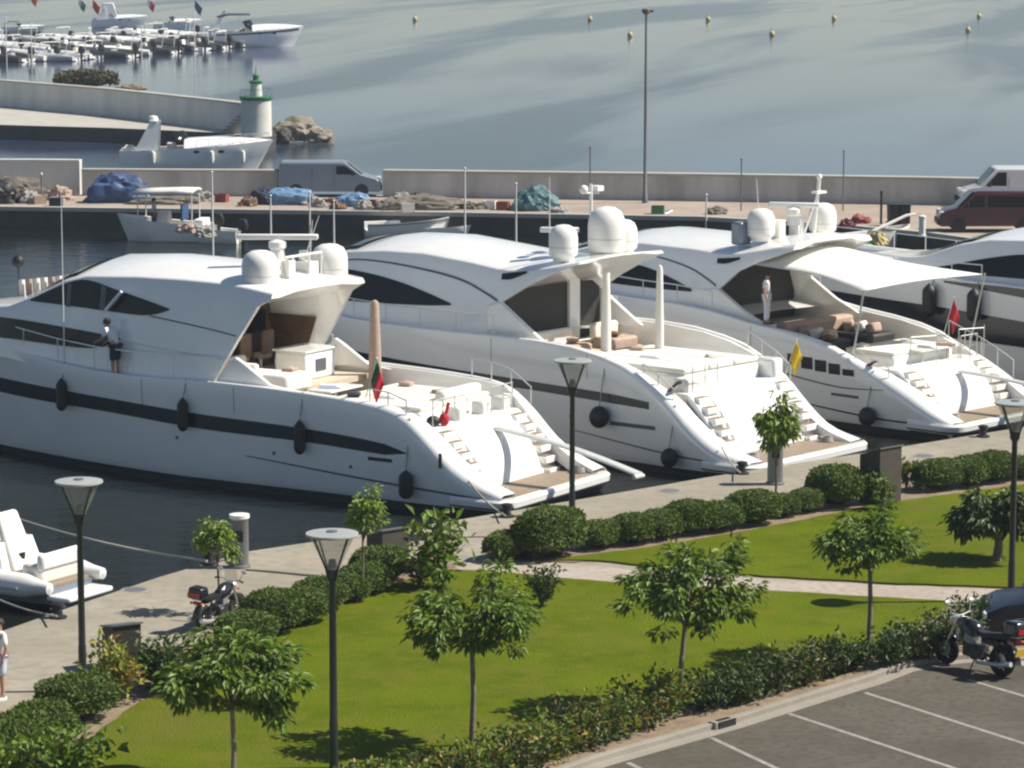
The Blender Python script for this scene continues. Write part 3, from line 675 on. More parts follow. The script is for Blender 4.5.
# ------------------------------------------------------------------ people
def person(label, loc, rz, h, joints, shirt, legs, long_sleeve=False, hairm='hair', cap=None):
    """joints are given for a 1.75 m figure facing +x (y to the left); the body is one skinned surface"""
    t = thing('person', label, 'person', loc, rz, None); k = h/1.75; J = {n: Vector(v)*k for n, v in joints.items()}
    def skin(name, chains, rad, m, root, sub=2):
        ids = {}; vs = []; es = []; rs = []
        for ch in chains:
            for a in ch:
                if a not in ids: ids[a] = len(vs); vs.append(J[a]); rs.append(rad[a]*k)
            for a, b in zip(ch, ch[1:]): es.append((ids[a], ids[b]))
        me = bpy.data.meshes.new(name); me.from_pydata(vs, es, []); me.materials.append(m)
        o = bpy.data.objects.new(name, me); COL.objects.link(o); adopt(o, t)
        bm = bmesh.new(); bm.from_mesh(me); sk = bm.verts.layers.skin.verify()
        for i, v in enumerate(bm.verts): v[sk].radius = (rs[i], rs[i]); v[sk].use_root = (i == ids[root])
        bm.to_mesh(me); bm.free()
        o.modifiers.new('skin', 'SKIN').use_smooth_shade = True
        sm = o.modifiers.new('sub', 'SUBSURF'); sm.levels = sub; sm.render_levels = sub
        return o
    for sd in 'LR':                                     # palms, fingers and feet follow from wrist and ankle
        w, e = J['wr'+sd], J['el'+sd]; d = (w-e).normalized(); side = d.cross(Vector((0, 0, 1))); side = side.normalized() if side.length > .1 else Vector((1, 0, 0)); inn = side.cross(d)
        J['pa'+sd] = w + d*.07*k
        for q, (off, ln) in enumerate([(-.030, .085), (-.010, .10), (.010, .095), (.030, .075)]):
            J['f%d%sa' % (q, sd)] = J['pa'+sd] + (side*off + d*.035)*k; J['f%d%sb' % (q, sd)] = J['pa'+sd] + (side*off*1.1 + d*(ln*.75) - inn*.012)*k; J['f%d%sc' % (q, sd)] = J['pa'+sd] + (side*off*1.05 + d*ln - inn*.035)*k
        J['th%sa' % sd] = w + (side*-.035 + d*.03)*k; J['th%sb' % sd] = w + (side*-.06 + d*.075)*k
        J['to'+sd] = J['an'+sd] + Vector((.17, 0, -.055))*k; J['he'+sd] = J['an'+sd] + Vector((-.04, 0, -.05))*k
    J['fc'] = J['hd'] + Vector((.02, 0, .0))*k
    rad = dict(pe=.115, sp=.11, ch=.125, ne=.052, hd=.088, cr=.075, fc=.08)
    for sd in 'LR':
        rad.update({'sh'+sd: .055, 'el'+sd: .042, 'wr'+sd: .028, 'pa'+sd: .032, 'hi'+sd: .09, 'kn'+sd: .058, 'an'+sd: .038, 'to'+sd: .034, 'he'+sd: .036, 'th%sa' % sd: .012, 'th%sb' % sd: .010})
        for q in range(4):
            for c in 'abc': rad['f%d%s%s' % (q, sd, c)] = .009
    ch = [['pe', 'sp', 'ch', 'ne', 'hd', 'cr']]
    for sd in 'LR':
        ch += [['ch', 'sh'+sd, 'el'+sd, 'wr'+sd, 'pa'+sd], ['wr'+sd, 'th%sa' % sd, 'th%sb' % sd], ['pe', 'hi'+sd, 'kn'+sd, 'an'+sd, 'to'+sd], ['an'+sd, 'he'+sd]]
        ch += [['pa'+sd, 'f%d%sa' % (q, sd), 'f%d%sb' % (q, sd), 'f%d%sc' % (q, sd)] for q in range(4)]
    skin('body', ch, rad, M['skin'], 'pe')
    for sd in 'LR':
        J['sl'+sd] = J['sh'+sd].lerp(J['wr'+sd] if long_sleeve else J['el'+sd], .85 if long_sleeve else .8); J['kl'+sd] = J['hi'+sd].lerp(J['kn'+sd], .97); J['al'+sd] = J['kn'+sd].lerp(J['an'+sd], .92)
    r2 = dict(pe=.135, sp=.135, ch=.148, ne=.058)
    for sd in 'LR': r2.update({'sh'+sd: .078, 'el'+sd: .060, 'sl'+sd: .056, 'hi'+sd: .112, 'kl'+sd: .088, 'kn'+sd: .08, 'al'+sd: .066})
    skin('shirt', [['pe', 'sp', 'ch', 'ne']] + [['ch', 'sh'+sd] + (['el'+sd] if long_sleeve else []) + ['sl'+sd] for sd in 'LR'], r2, M[shirt], 'pe')
    full = legs.startswith('long:'); lm = M[legs.split(':')[1]]
    r2['pe'] = .128
    skin('trousers' if full else 'shorts', [['pe', 'hi'+sd] + (['kn'+sd, 'al'+sd] if full else ['kl'+sd]) for sd in 'LR'], r2, lm, 'pe')
    c = J['hd']; m = MB(); m.ell(c + Vector((-.018, 0, .055))*k, (.112*k, .098*k, .10*k), 14, 9); m.build('hair' if not cap else 'cap', M[cap or hairm], t)
    m = MB(); m.ell(c + Vector((.105, 0, -.005))*k, (.022*k, .014*k, .026*k), 8, 6)
    for q in (1, -1): m.ell(c + Vector((0.0, .092*q, 0))*k, (.02*k, .012*k, .03*k), 8, 6)
    m.build('nose_and_ears', M['skin'], t)
    m = MB()
    for q in (1, -1): m.ell(c + Vector((.088, .034*q, .02))*k, (.010*k, .014*k, .009*k), 8, 6)
    m.box(c + Vector((.094, 0, -.045))*k, (.01*k, .05*k, .010*k)); m.build('eyes_and_mouth', M['hair'], t)
    m = MB()
    for sd in 'LR':
        a = J['an'+sd]; m.loft([[a + Vector((x, y*wd, z))*k for y, z in ((-1, -.085), (1, -.085), (1, -.045), (.6, hh), (-.6, hh), (-1, -.045))] for x, wd, hh in ((-.075, .034, -.01), (.0, .042, .02), (.09, .05, -.02), (.20, .042, -.04), (.235, .02, -.055))])
    m.build('shoes', M['cwhite' if not full else 'black'], t, smooth=60)
    return t
STAND = dict(pe=(0, 0, .95), sp=(0, 0, 1.12), ch=(0, 0, 1.30), ne=(.01, 0, 1.48), hd=(.02, 0, 1.60), cr=(.01, 0, 1.68),
             shL=(0, .19, 1.40), elL=(-.03, .24, 1.12), wrL=(.06, .25, .90), shR=(0, -.19, 1.40), elR=(-.03, -.24, 1.12), wrR=(.06, -.25, .90),
             hiL=(0, .10, .90), knL=(.02, .11, .49), anL=(0, .11, .085), hiR=(0, -.10, .90), knR=(.02, -.11, .49), anR=(0, -.11, .085))
WORK = dict(STAND, sp=(.06, 0, 1.12), ch=(.16, 0, 1.28), ne=(.24, 0, 1.44), hd=(.29, 0, 1.54), cr=(.31, 0, 1.62), shL=(.17, .19, 1.37), elL=(.28, .23, 1.13), wrL=(.48, .18, 1.05), shR=(.17, -.19, 1.37), elR=(.26, -.24, 1.12), wrR=(.44, -.2, 1.0))
WALK = dict(STAND, knL=(.20, .11, .51), anL=(.24, .11, .10), knR=(-.06, -.11, .49), anR=(-.30, -.11, .13), elL=(-.10, .25, 1.13), wrL=(-.08, .26, .90), elR=(.08, -.25, 1.13), wrR=(.24, -.24, .97))

# ------------------------------------------------------------------ the yacht at the left
Y1 = Yacht('large white motor yacht at the left with wide black hull stripe and two radar domes', (1.31, 88.02), 58,
           [(.15, .68), (.93, 1.0), (1.73, 1.48), (2.37, 2.06), (3.0, 2.56), (3.5, 2.80), (4.2, 2.90), (6.5, 3.02), (9.4, 3.08), (13.3, 3.02), (17, 3.3), (24, 4.1)])
Y1.hull(); Y1.decks(2.0); Y1.stern(2.2)
Y1.hullstrip('hull_stripe', 3.1, 22.5, [(3.1, 1.62), (3.9, 1.82), (6.4, 2.0), (9.9, 2.1), (13.4, 2.26), (17.2, 2.38), (22.5, 2.5)], [(3.1, 1.60), (3.5, 1.50), (6.4, 1.62), (9.9, 1.67), (13.4, 1.85), (17.2, 1.92), (22.5, 2.05)], M['stripe'])
Y1.hullstrip('boot_stripe', .3, 23, .22, -.1, M['antifoul'])
Y1.hullstrip('rub_strake', .2, 8.6, [(.2, .56), (4, .74), (8.6, 1.05)], [(.2, .50), (4, .68), (8.6, 1.02)], M['greyband'], .02)
Y1.hullstrip('exhaust_grille', 3.6, 4.4, 1.40, 1.30, M['stripe'], .015, 8)
Y1.shell('cabin', [(22.5, 3.4, 1.2, 3.7, 1.0, 3.75, .2), (20, 3.2, 2.0, 4.30, 1.8, 4.45, .3), (17.8, 3.1, 2.4, 4.55, 2.2, 4.75, .3), (16.7, 3.0, 2.5, 4.95, 2.2, 5.30, .3), (15.7, 2.98, 2.5, 5.42, 2.15, 5.85, .3), (14.9, 2.96, 2.5, 5.62, 2.1, 6.12, .3), (13, 2.94, 2.5, 5.72, 2.1, 6.24, .4), (11.4, 2.94, 2.5, 5.74, 2.1, 6.2, .5), (10.0, 2.95, 2.5, 5.72, 2.12, 6.08, 1.1), (9.2, 4.15, 2.45, 5.68, 2.2, 5.98, .85), (8.5, 5.2, 2.35, 5.62, 2.28, 5.85, .5), (8.05, 5.45, 2.3, 5.56, 2.25, 5.72, .16)])
Y1.win('cabin_window', [(11.7, 4.93), (12.6, 5.13), (13.6, 5.33), (14.8, 5.56), (15.5, 5.44), (16.9, 4.86)], [(11.7, 4.90), (12.2, 4.74), (12.8, 4.68), (14, 4.72), (15.5, 4.78), (16.9, 4.82)])
Y1.win('cabin_stripe_window', [(13.4, 3.98), (14.5, 4.08), (17.5, 4.26), (20.5, 4.2)], [(13.4, 3.94), (14.3, 3.62), (17.5, 3.66), (20.5, 3.6)])
Y1.windscreen(15.3, 17.5)
for sg in (1, -1):                                    # dark wood lining of the cabin sides under the arch
    q = lambda x, z: (x, sg*(2.30 - (z-3.0)*.27), z)
    m = MB(); m.loft([[q(10.35, 2.85), q(11.28, 2.85), q(11.28, 4.4), q(9.5, 4.4)], [(x, y-sg*.02, z) for x, y, z in (q(10.35, 2.85), q(11.28, 2.85), q(11.28, 4.4), q(9.5, 4.4))]]); m.build('cabin_lining', M['interior'], Y1.root)
m = MB(); m.box((10.9, .1, 3.5), (.5, 2.6, .9)); m.build('bridge_console', M['dark'], Y1.root, bevel=.08)
Y1.win('side_seam', [(9.2, 4.36), (11, 4.56), (12.4, 4.70)], [(9.2, 4.32), (11, 4.52), (12.4, 4.66)], .012, 10, 'greyband'); Y1.win('side_seam', [(9.7, 3.66), (12, 3.80), (13.4, 3.92)], [(9.7, 3.645), (12, 3.785), (13.4, 3.905)], .012, 10, 'ribgrey')
for xa, xb in ((14.05, 14.25), (15.35, 15.5)): Y1.win('window_frame', [(xa, 5.42), (xb, 5.46)], [(xa, 4.74), (xb, 4.76)], .028, 3, 'greyband')
m = MB(); m.tube([(13.9, 2.42, 4.76), (13.35, 2.36, 5.33)], .05, 6); m.build('window_pillar', M['gel'], Y1.root)
for sg in (1, -1):
    m = MB(); m.prism([(10.6, 2.9), (9.9, 3.0), (9.2, 3.75), (8.9, 3.6), (8.0, 3.05), (7.2, 2.95)], sg*2.36, sg*2.52); m.build('coaming', M['gel'], Y1.root, bevel=.04)
m = MB(); m.box((9.5, 0, 2.72), (3.2, 4.9, .16)); m.build('bridge_deck', M['deckteak'], Y1.root)
m = MB(); m.box((11.3, 0, 3.6), (.12, 4.4, 2.6)); m.build('salon_bulkhead', M['interior'], Y1.root)
m = MB()
for y in (-1.2, 0, 1.2): m.box((11.2, y, 3.75), (.06, .9, 1.6))
m.build('salon_door', M['glass'], Y1.root)
bar = MB(); bar.box((9.1, -.75, 3.2), (1.1, 1.5, .8)); bar = bar.build('wet_bar', M['gel'], Y1.root, bevel=.07)
m = MB(); m.box((9.1, -.75, 3.63), (1.2, 1.6, .06)); m.build('bar_top', M['gel'], bar, bevel=.02)
m = MB(); m.box((8.535, -.75, 3.2), (.02, .5, .35)); m.build('bar_fridge', M['greyband'], bar)
sf = MB(); sf.box((9.6, 1.35, 2.98), (1.6, 1.5, .4)); sf = sf.build('bridge_sofa', M['cushion'], Y1.root, bevel=.1)
m = MB(); m.box((9.6, 1.98, 3.3), (1.6, .24, .45)); m.box((10.3, 1.3, 3.3), (.24, 1.4, .45)); m.build('sofa_backrest', M['cushion'], sf, bevel=.08)
m = MB(); m.box((8.2, 1.4, 3.0), (.9, 1.3, .5)); m.build('sun_lounge', M['canvas'], Y1.root, bevel=.1)
for y in (-.6, .5):
    h = MB(); h.box((10.6, y, 3.35), (.5, .55, .18)); h = h.build('helm_seat', M['tan'], Y1.root, bevel=.06)
    m = MB(); m.box((10.34, y, 3.75), (.14, .55, .7)); m.build('helm_backrest', M['interior'], h, bevel=.05)
    m = MB(); m.lathe([(.2, 2.8), (.06, 2.86), (.06, 3.27)], 10, (10.6, y, 0)); m.build('helm_post', M['chrome'], h)
pad = MB(); pad.box((5.2, -.3, 2.25), (3.3, 3.7, .5)); pad = pad.build('sunpad', M['gel'], Y1.root, bevel=.08)
for i, y in enumerate((-1.5, -.3, .9)):
    m = MB(); m.box((5.2, y, 2.56), (3.2, 1.16, .14)); m.build('sunpad_cushion', M['cushion'], pad, bevel=.05)
m = MB(); m.box((3.9, -.9, 2.75), (.35, 2.0, .3)); m.build('pad_headrest', M['canvas'], pad, bevel=.1)
tb = MB(); tb.box((7.35, .2, 2.72), (.8, 1.6, .06)); tb = tb.build('cockpit_table', M['gel'], Y1.root, bevel=.02)
m = MB(); m.lathe([(.2, 2.0), (.06, 2.05), (.06, 2.69)], 10, (7.35, .2, 0)); m.build('table_leg', M['chrome'], tb)
for x, y in ((3.1, -1.9), (3.15, -.9), (3.1, .4), (3.2, -2.45)):
    m = MB(); m.box((x, y, 2.32), (.42, .42, .5)); m.build('cockpit_stool', M['canvas'], Y1.root, bevel=.08)
Y1.domes([(9.13, 1.35, 5.64), (8.7, -1.45, 5.60)])
m = MB(); m.box((9.5, 0, 6.12), (.5, .5, .32)); m.build('radar_plinth', M['dome'], Y1.root, bevel=.06); Y1.radar(9.5, 0, 6.26, R(-148), 2.35); Y1.whip(9.2, -.7, 5.9, 1.6, -.5, -.25); Y1.whip(9.0, -.85, 5.9, 1.5, -.35, .3); Y1.whip(8.7, .8, 5.9, 1.2, .2, 0)
m = MB()
for y in (-.9, -.3, .5): m.tube([(8.6, y, 5.8), (8.6, y, 6.45)], .035, 6)
m.tube([(8.6, -.9, 6.45), (8.6, .9, 6.45)], .04, 6); m.box((8.9, -.6, 6.0), (.5, .5, .4)); m.box((8.7, .6, 6.1), (.3, .3, .5)); m.build('light_mast', M['dome'], Y1.root)
m = MB(); m.lathe([(.10, -.2), (.14, -.15), (.14, .1), (0, .12)], 10, (9.0, -.6, 6.4)); m.build('horn', M['chrome'], Y1.root)
Y1.rail(9.6, 20, 1, .68, 8); Y1.rail(9.6, 20, -1, .68, 8); Y1.whip(15.2, 2.75, 3.2, 5.0)
Y1.passerelle(2.3, -.35, 1.95, -2.7, .35, 1.22)
Y1.rail(2.6, 4.6, -1, .5, 4, .25); Y1.rail(3.2, 4.4, 1, .35, 3, .2)
m = MB()
for x in (3.2, 3.28): m.tube([(x, 2.62, 2.66), (x, 2.62, 2.8), (x+.22, 2.62, 2.8), (x+.22, 2.62, 2.66)], .03, 6)
m.build('mooring_cleat', M['chrome'], Y1.root)
m = MB(); m.box((2.0, Y1.hb(2, 1.3)+.012, 1.5), (.09, .03, .4)); m.build('fairlead', M['black'], Y1.root)
fender(Y1, 15.3, 2.2, 'slim black fender farthest left on the left yacht, under the standing crewman'); fender(Y1, 10.6, 2.05, 'slim black fender in the middle of the left yacht side'); fender(Y1, 6.55, 1.75, 'slim black fender on the aft quarter of the left yacht')
fender(Y1, 3.05, .75, 'short black fender low on the left yacht behind the thin young tree', .2, .7)
flag(Y1.w(4.7, 2.55, 2.95), 'red and green ensign drooping on the near rail of the left yacht', 1.15, 'red', (.28, .0, 1), (.7, .62), two='green', droop=1.0)
cover_pole(Y1.w(7.6, -2.15, 2.1), 'closed parasol in a dusty pink cover on the left yacht', 2.9, .155, 'tan')
t = thing('bag_pile', 'small heap of red and black bags on the left yacht cockpit edge', 'bag', Y1.w(3.0, 1.75, 2.2), 0)
m = MB(); m.ell((0, 0, .14), (.2, .16, .16), 12, 8); m.build('black_bag', M['black'], t); m = MB(); m.ell((.3, .1, .18), (.14, .14, .2), 12, 8); m.tube([(.34, .1, .3), (.42, .1, .65)], .05, 6); m.build('red_bag', M['red'], t)

# ------------------------------------------------------------------ the middle yacht
Y2 = Yacht('large white motor yacht in the middle with thin dark stripe and open dark saloon', (8.73, 93.33), 50,
           [(.15, .62), (1.24, .95), (2.14, 1.55), (3.05, 2.32), (3.97, 2.83), (4.7, 3.12), (6.2, 3.42), (7.7, 3.52), (9, 3.54), (12.5, 3.5), (16, 3.55), (24, 4.2)], 3.12)
Y2.hull(); Y2.decks(2.1); Y2.stern(2.3)
Y2.hullstrip('hull_stripe', 3.6, 22.5, [(3.6, 2.08), (5, 2.18), (8, 2.26), (9.2, 2.3), (13.9, 2.42), (22, 2.7)], [(3.6, 1.86), (5, 1.9), (8, 2.0), (9.2, 2.02), (13.9, 2.06), (22, 2.3)], M['stripe'])
Y2.hullstrip('boot_stripe', .3, 23, .20, -.1, M['antifoul'])
Y2.hullstrip('rub_strake', .2, 6.5, [(.2, .54), (3, .62), (6.5, .95)], [(.2, .49), (3, .57), (6.5, .92)], M['greyband'], .02)
Y2.shell('cabin', [(22, 3.6, 1.2, 3.8, 1.0, 3.85, .2), (19.5, 3.5, 2.0, 4.3, 1.8, 4.5, .3), (18, 3.5, 2.4, 4.9, 2.0, 5.25, .3), (16.7, 3.45, 2.5, 5.42, 2.0, 5.82, .3), (15, 3.42, 2.52, 5.58, 2.02, 6.05, .3), (13.3, 3.4, 2.52, 5.62, 2.05, 6.1, .4), (11.3, 3.4, 2.5, 5.48, 2.1, 5.92, .6), (10.2, 3.4, 2.5, 5.38, 2.2, 5.82, 1.0), (9.76, 4.45, 2.47, 5.36, 2.22, 5.80, 1.0), (8.9, 4.95, 2.38, 5.42, 2.26, 5.78, .75), (8.1, 5.35, 2.3, 5.55, 2.26, 5.82, .42), (7.4, 5.62, 2.24, 5.70, 2.2, 5.9, .18), (7.05, 5.76, 2.1, 5.80, 2.05, 5.92, .06)])
Y2.win('cabin_window', [(11.85, 4.24), (12.9, 4.5), (14.1, 4.74), (15.7, 4.92), (16.8, 4.9), (17.6, 4.5)], [(11.85, 4.18), (12.9, 4.10), (14.1, 4.05), (15.7, 4.0), (16.8, 4.0), (17.6, 4.1)])
Y2.windscreen(16.2, 19)
Y2.win('side_crease', [(9.95, 4.52), (11.5, 5.0), (13.6, 5.25), (15.7, 5.32), (17, 5.2)], [(9.95, 4.44), (11.5, 4.93), (13.6, 5.19), (15.7, 5.27), (17, 5.16)], .015, 22, 'greyband')
Y2.win('roof_hatch', [(8.9, 5.45), (9.5, 5.36), (9.9, 5.30)], [(8.9, 5.38), (9.5, 5.16), (9.9, 5.12)], .02, 8)
for sg in (1, -1):
    m = MB(); m.prism([(10.3, 3.4), (10.3, 4.3), (9.76, 4.46), (8.9, 3.9), (8.3, 3.52), (8.1, 3.4)], sg*2.34, sg*2.5); m.build('coaming', M['gel'], Y2.root, bevel=.03)
m = MB(); m.box((9.75, 0, 3.5), (.1, 4.5, 2.9)); m.build('saloon_glass', M['dark'], Y2.root)
m = MB(); m.box((9.66, -.9, 3.6), (.12, .5, 2.6)); m.build('saloon_pillar', M['gel'], Y2.root)
m = MB(); m.box((9.0, 0, 2.75), (2.0, 4.6, .12)); m.build('bridge_deck', M['deckteak'], Y2.root)
for y, w in ((1.1, 1.7), (-1.4, 1.2)):
    sf = MB(); sf.box((8.4, y, 2.95), (.9, w, .4)); sf = sf.build('bridge_sofa', M['tan'], Y2.root, bevel=.09)
    m = MB(); m.box((8.85, y, 3.3), (.25, w, .5)); m.build('sofa_backrest', M['cushion'], sf, bevel=.08)
pad = MB(); pad.box((5.35, -.05, 2.4), (4.2, 3.7, .7)); pad = pad.build('sunpad', M['gel'], Y2.root, bevel=.1)
for y in (-1.3, -.05, 1.2):
    m = MB(); m.box((5.35, y, 2.84), (4.1, 1.2, .16)); m.build('sunpad_cushion', M['canvas'], pad, bevel=.06)
m = MB(); m.box((3.1, -2.2, 2.5), (.7, .5, .75)); m.build('aft_locker', M['gel'], Y2.root, bevel=.1)
m = MB(); m.box((3.2, 1.9, 2.45), (.5, .5, .5)); m.build('cockpit_stool', M['canvas'], Y2.root, bevel=.08)
Y2.domes([(7.92, -.35, 5.86)], .58, 1.42); Y2.domes([(8.2, 1.4, 5.86)], .44, .98); Y2.domes([(8.0, -1.3, 5.86)], .42, .95)
Y2.radar(9.0, .6, 5.9, R(35), 1.2); m = MB(); m.tube([(8.7, -.55, 5.8), (8.7, -.55, 7.9)], .05, 6); m.tube([(8.7, -.95, 7.6), (8.7, -.15, 7.65)], .03, 5); m.box((8.7, -.85, 7.75), (.3, .3, .16)); m.ell((8.7, -.2, 7.75), .14); m.build('light_mast', M['dome'], Y2.root)
Y2.whip(8.9, 1.2, 5.8, 2.4); Y2.rail(9.6, 20, 1, .6, 8); Y2.rail(9.6, 20, -1, .6, 8); Y2.rail(2.8, 4.4, -1, .45, 4, .25); Y2.rail(2.9, 4.0, 1, .3, 3, .25)
m = MB(); m.box((3.05, 2.62, 2.52), (.55, .22, .10), 0, 0, 1, R(38)); m.build('deck_hatch', M['stripe'], Y2.root, bevel=.03)
m = MB(); m.tube([(7.4, 0, 2.1), (7.4, 0, 2.3)], .2, 12); m.build('pole_socket', M['chrome'], Y2.root)
cover_pole(Y2.w(7.5, .2, 2.1), 'taller white closed parasol on the middle yacht, left of its pair', 3.4, .135, 'canvas'); cover_pole(Y2.w(6.6, -1.3, 2.1), 'white closed parasol on the middle yacht, right of its pair', 3.4, .115, 'canvas')
fender(Y2, 5.25, 1.5, 'large round black fender on the middle yacht under its stripe', .30, .7, 1, True); fender(Y2, 2.75, .55, 'round black fender low at the middle yacht stern corner', .26, .6, 1, True)
flag(Y2.w(2.9, -2.75, 2.3), 'yellow flag drooping on the far aft rail of the middle yacht', 1.1, 'yellow', (.30, .0, 1), (.6, .6), droop=.9)
Y2.hullstrip('name_plate', 3.4, 5.1, [(3.4, 1.38), (5.1, 1.36)], [(3.4, 1.26), (5.1, 1.24)], M['greyband'], .013, 10)

# ------------------------------------------------------------------ the yacht under the white sail awning
Y3 = Yacht('large white motor yacht at the right shaded by a white sail awning', (15.48, 100.37), 47,
           [(.15, .6), (.87, .91), (1.63, 1.34), (2.8, 1.88), (3.96, 2.28), (4.76, 2.6), (6, 2.85), (7.58, 3.02), (9, 3.2), (10, 3.38), (14, 3.5), (24, 4.1)])
Y3.hull(); Y3.decks(1.7); Y3.stern(1.95, 2.6)
Y3.hullstrip('boot_stripe', .3, 23, .20, -.1, M['antifoul']); Y3.hullstrip('rub_strake', .2, 7.5, [(.2, .52), (3, .5), (7.5, .8)], [(.2, .46), (3, .44), (7.5, .77)], M['stripe'], .02)
for i in range(5):
    x = 3.75 + .55*i; a = tab([(3.7, 1.86), (4.4, 2.05), (6.4, 2.24)], x+.2); b = tab([(3.7, 1.74), (4.4, 1.72), (6.4, 1.84)], x+.2)
    Y3.hullstrip('hull_window', x, x+.46, a, b, M['glass'], .015, 4)
Y3.hullstrip('side_groove', 2.6, 7.5, [(2.6, 1.42), (4.5, 1.36), (7.5, 1.7)], [(2.6, 1.40), (4.5, 1.31), (7.5, 1.66)], M['greyband'], .014, 14); Y3.hullstrip('name_plate', 3.6, 4.7, 1.12, 1.03, M['greyband'], .014, 8)
Y3.shell('cabin', [(22, 3.5, 1.2, 3.7, 1.0, 3.75, .2), (19, 3.4, 2.0, 4.1, 1.8, 4.3, .3), (17, 3.4, 2.4, 4.5, 2.0, 4.85, .3), (15.2, 3.35, 2.5, 4.95, 2.0, 5.35, .3), (13.4, 3.3, 2.5, 5.12, 2.0, 5.58, .4), (11, 3.25, 2.5, 5.1, 2.1, 5.55, .6), (10.1, 3.2, 2.5, 5.05, 2.2, 5.52, .9), (9.66, 3.98, 2.47, 5.05, 2.22, 5.52, .9), (8.9, 4.6, 2.38, 5.12, 2.26, 5.58, .75), (8.1, 4.95, 2.32, 5.28, 2.28, 5.72, .55), (7.4, 5.2, 2.25, 5.44, 2.2, 5.8, .4), (6.9, 5.42, 2.1, 5.55, 2.0, 5.74, .15)])
Y3.win('cabin_window', [(10.85, 3.86), (11.8, 4.15), (13, 4.42), (14.3, 4.48), (15.6, 4.3)], [(10.85, 3.78), (11.8, 3.76), (13, 3.76), (14.3, 3.78), (15.6, 3.85)])
Y3.win('side_crease', [(9.8, 4.1), (11, 4.55), (13, 4.85), (15, 4.88)], [(9.8, 4.02), (11, 4.49), (13, 4.80), (15, 4.84)], .015, 16, 'greyband')
Y3.win('roof_hatch', [(8.9, 5.05), (9.5, 4.98), (9.9, 4.94)], [(8.9, 4.98), (9.5, 4.80), (9.9, 4.78)], .02, 8); Y3.windscreen(14.9, 17.6)
for sg in (1, -1):
    m = MB(); m.prism([(10.3, 3.1), (10.3, 3.9), (9.7, 4.0), (8.6, 3.35), (7.9, 3.05), (7.6, 2.9)], sg*2.34, sg*2.5); m.build('coaming', M['gel'], Y3.root, bevel=.03)
m = MB(); m.box((10.3, 0, 3.1), (.1, 4.5, 2.8)); m.build('saloon_glass', M['dark'], Y3.root)
m = MB(); m.box((8.8, 0, 2.35), (2.6, 4.7, .12)); m.build('bridge_deck', M['teak'], Y3.root)
for y, w, n in ((1.2, 1.6, 3), (-1.2, 1.6, 3)):
    sf = MB(); sf.box((6.6, y, 2.25), (1.6, w, .5)); sf = sf.build('cockpit_sofa', M['dark'], Y3.root, bevel=.09)
    for i in range(n):
        m = MB(); m.box((6.1+.5*i, y*.98, 2.66), (.36, .5, .34), .3*i, 0, 1, .3); m.build('sofa_cushion', M['tan' if i != 1 else 'cushion'], sf, bevel=.08)
m = MB(); m.box((7.6, 0, 2.7), (.5, 3.6, .5)); m.build('sofa_backrest', M['tan'], Y3.root, bevel=.1)
pad = MB(); pad.box((4.3, -.1, 2.0), (2.0, 3.2, .5)); pad = pad.build('sunpad', M['gel'], Y3.root, bevel=.08)
m = MB(); m.box((4.3, -.1, 2.3), (1.9, 3.1, .12)); m.build('sunpad_cushion', M['cushion'], pad, bevel=.05)
tb = MB(); tb.box((3.15, -.5, 2.35), (.5, 2.2, .06)); tb = tb.build('cockpit_table', M['canvas'], Y3.root, bevel=.02)
m = MB(); m.lathe([(.15, 1.7), (.05, 1.75), (.05, 2.32)], 10, (3.15, .2, 0)); m.lathe([(.15, 1.7), (.05, 1.75), (.05, 2.32)], 10, (3.15, -1.2, 0)); m.build('table_leg', M['chrome'], tb)
Y3.domes([(8.95, 1.2, 5.62)], .46, .95); Y3.domes([(8.5, -1.5, 5.62)], .46, .98); m = MB(); m.box((9.45, 1.6, 5.75), (.45, .55, .75)); m.build('life_raft_locker', M['vansilver'], Y3.root, bevel=.08)
Y3.radar(8.6, -.1, 5.95, R(30), 1.7); m = MB(); m.tube([(8.4, -.9, 5.6), (8.2, -.9, 7.4)], .06, 6); m.tube([(8.5, -.5, 5.6), (8.25, -.88, 6.9)], .04, 5); m.box((8.2, -.9, 7.0), (.25, .5, .08)); m.ell((8.2, -.9, 7.5), .1)
for y in (-.5, .5): m.box((8.8, y, 5.85), (.4, .3, .6))
m.build('light_mast', M['dome'], Y3.root)
Y3.whip(9.2, .9, 5.6, 1.9, .2); Y3.rail(9.6, 20, 1, .6, 8); Y3.rail(9.6, 20, -1, .6, 8); Y3.rail(1.6, 4.2, -1, .55, 5, .25); Y3.rail(2.6, 3.9, 1, .3, 3, .25)
m = MB(); m.box((3.4, 2.66, 2.1), (.7, .2, .08), 0, 0, 1, R(25)); m.build('deck_hatch', M['stripe'], Y3.root, bevel=.03)
Y3.passerelle(2.0, -.3, 1.75, -3.3, -.2, 1.2)
for y in (-2.2, .4): m = MB(); m.tube([(2.45, y, 1.95), (2.45, y, 3.0)], .016, 5); m.tube([(2.45, y, 2.9), (2.8, y+.9, 2.9)], .014, 5); m.tube([(2.8, y+.9, 1.95), (2.8, y+.9, 2.9)], .016, 5); m.build('gate_rail', M['chrome'], Y3.root)
fender(Y3, 3.1, .55, 'round black fender at the stern corner of the awning yacht', .28, .6, 1, True)
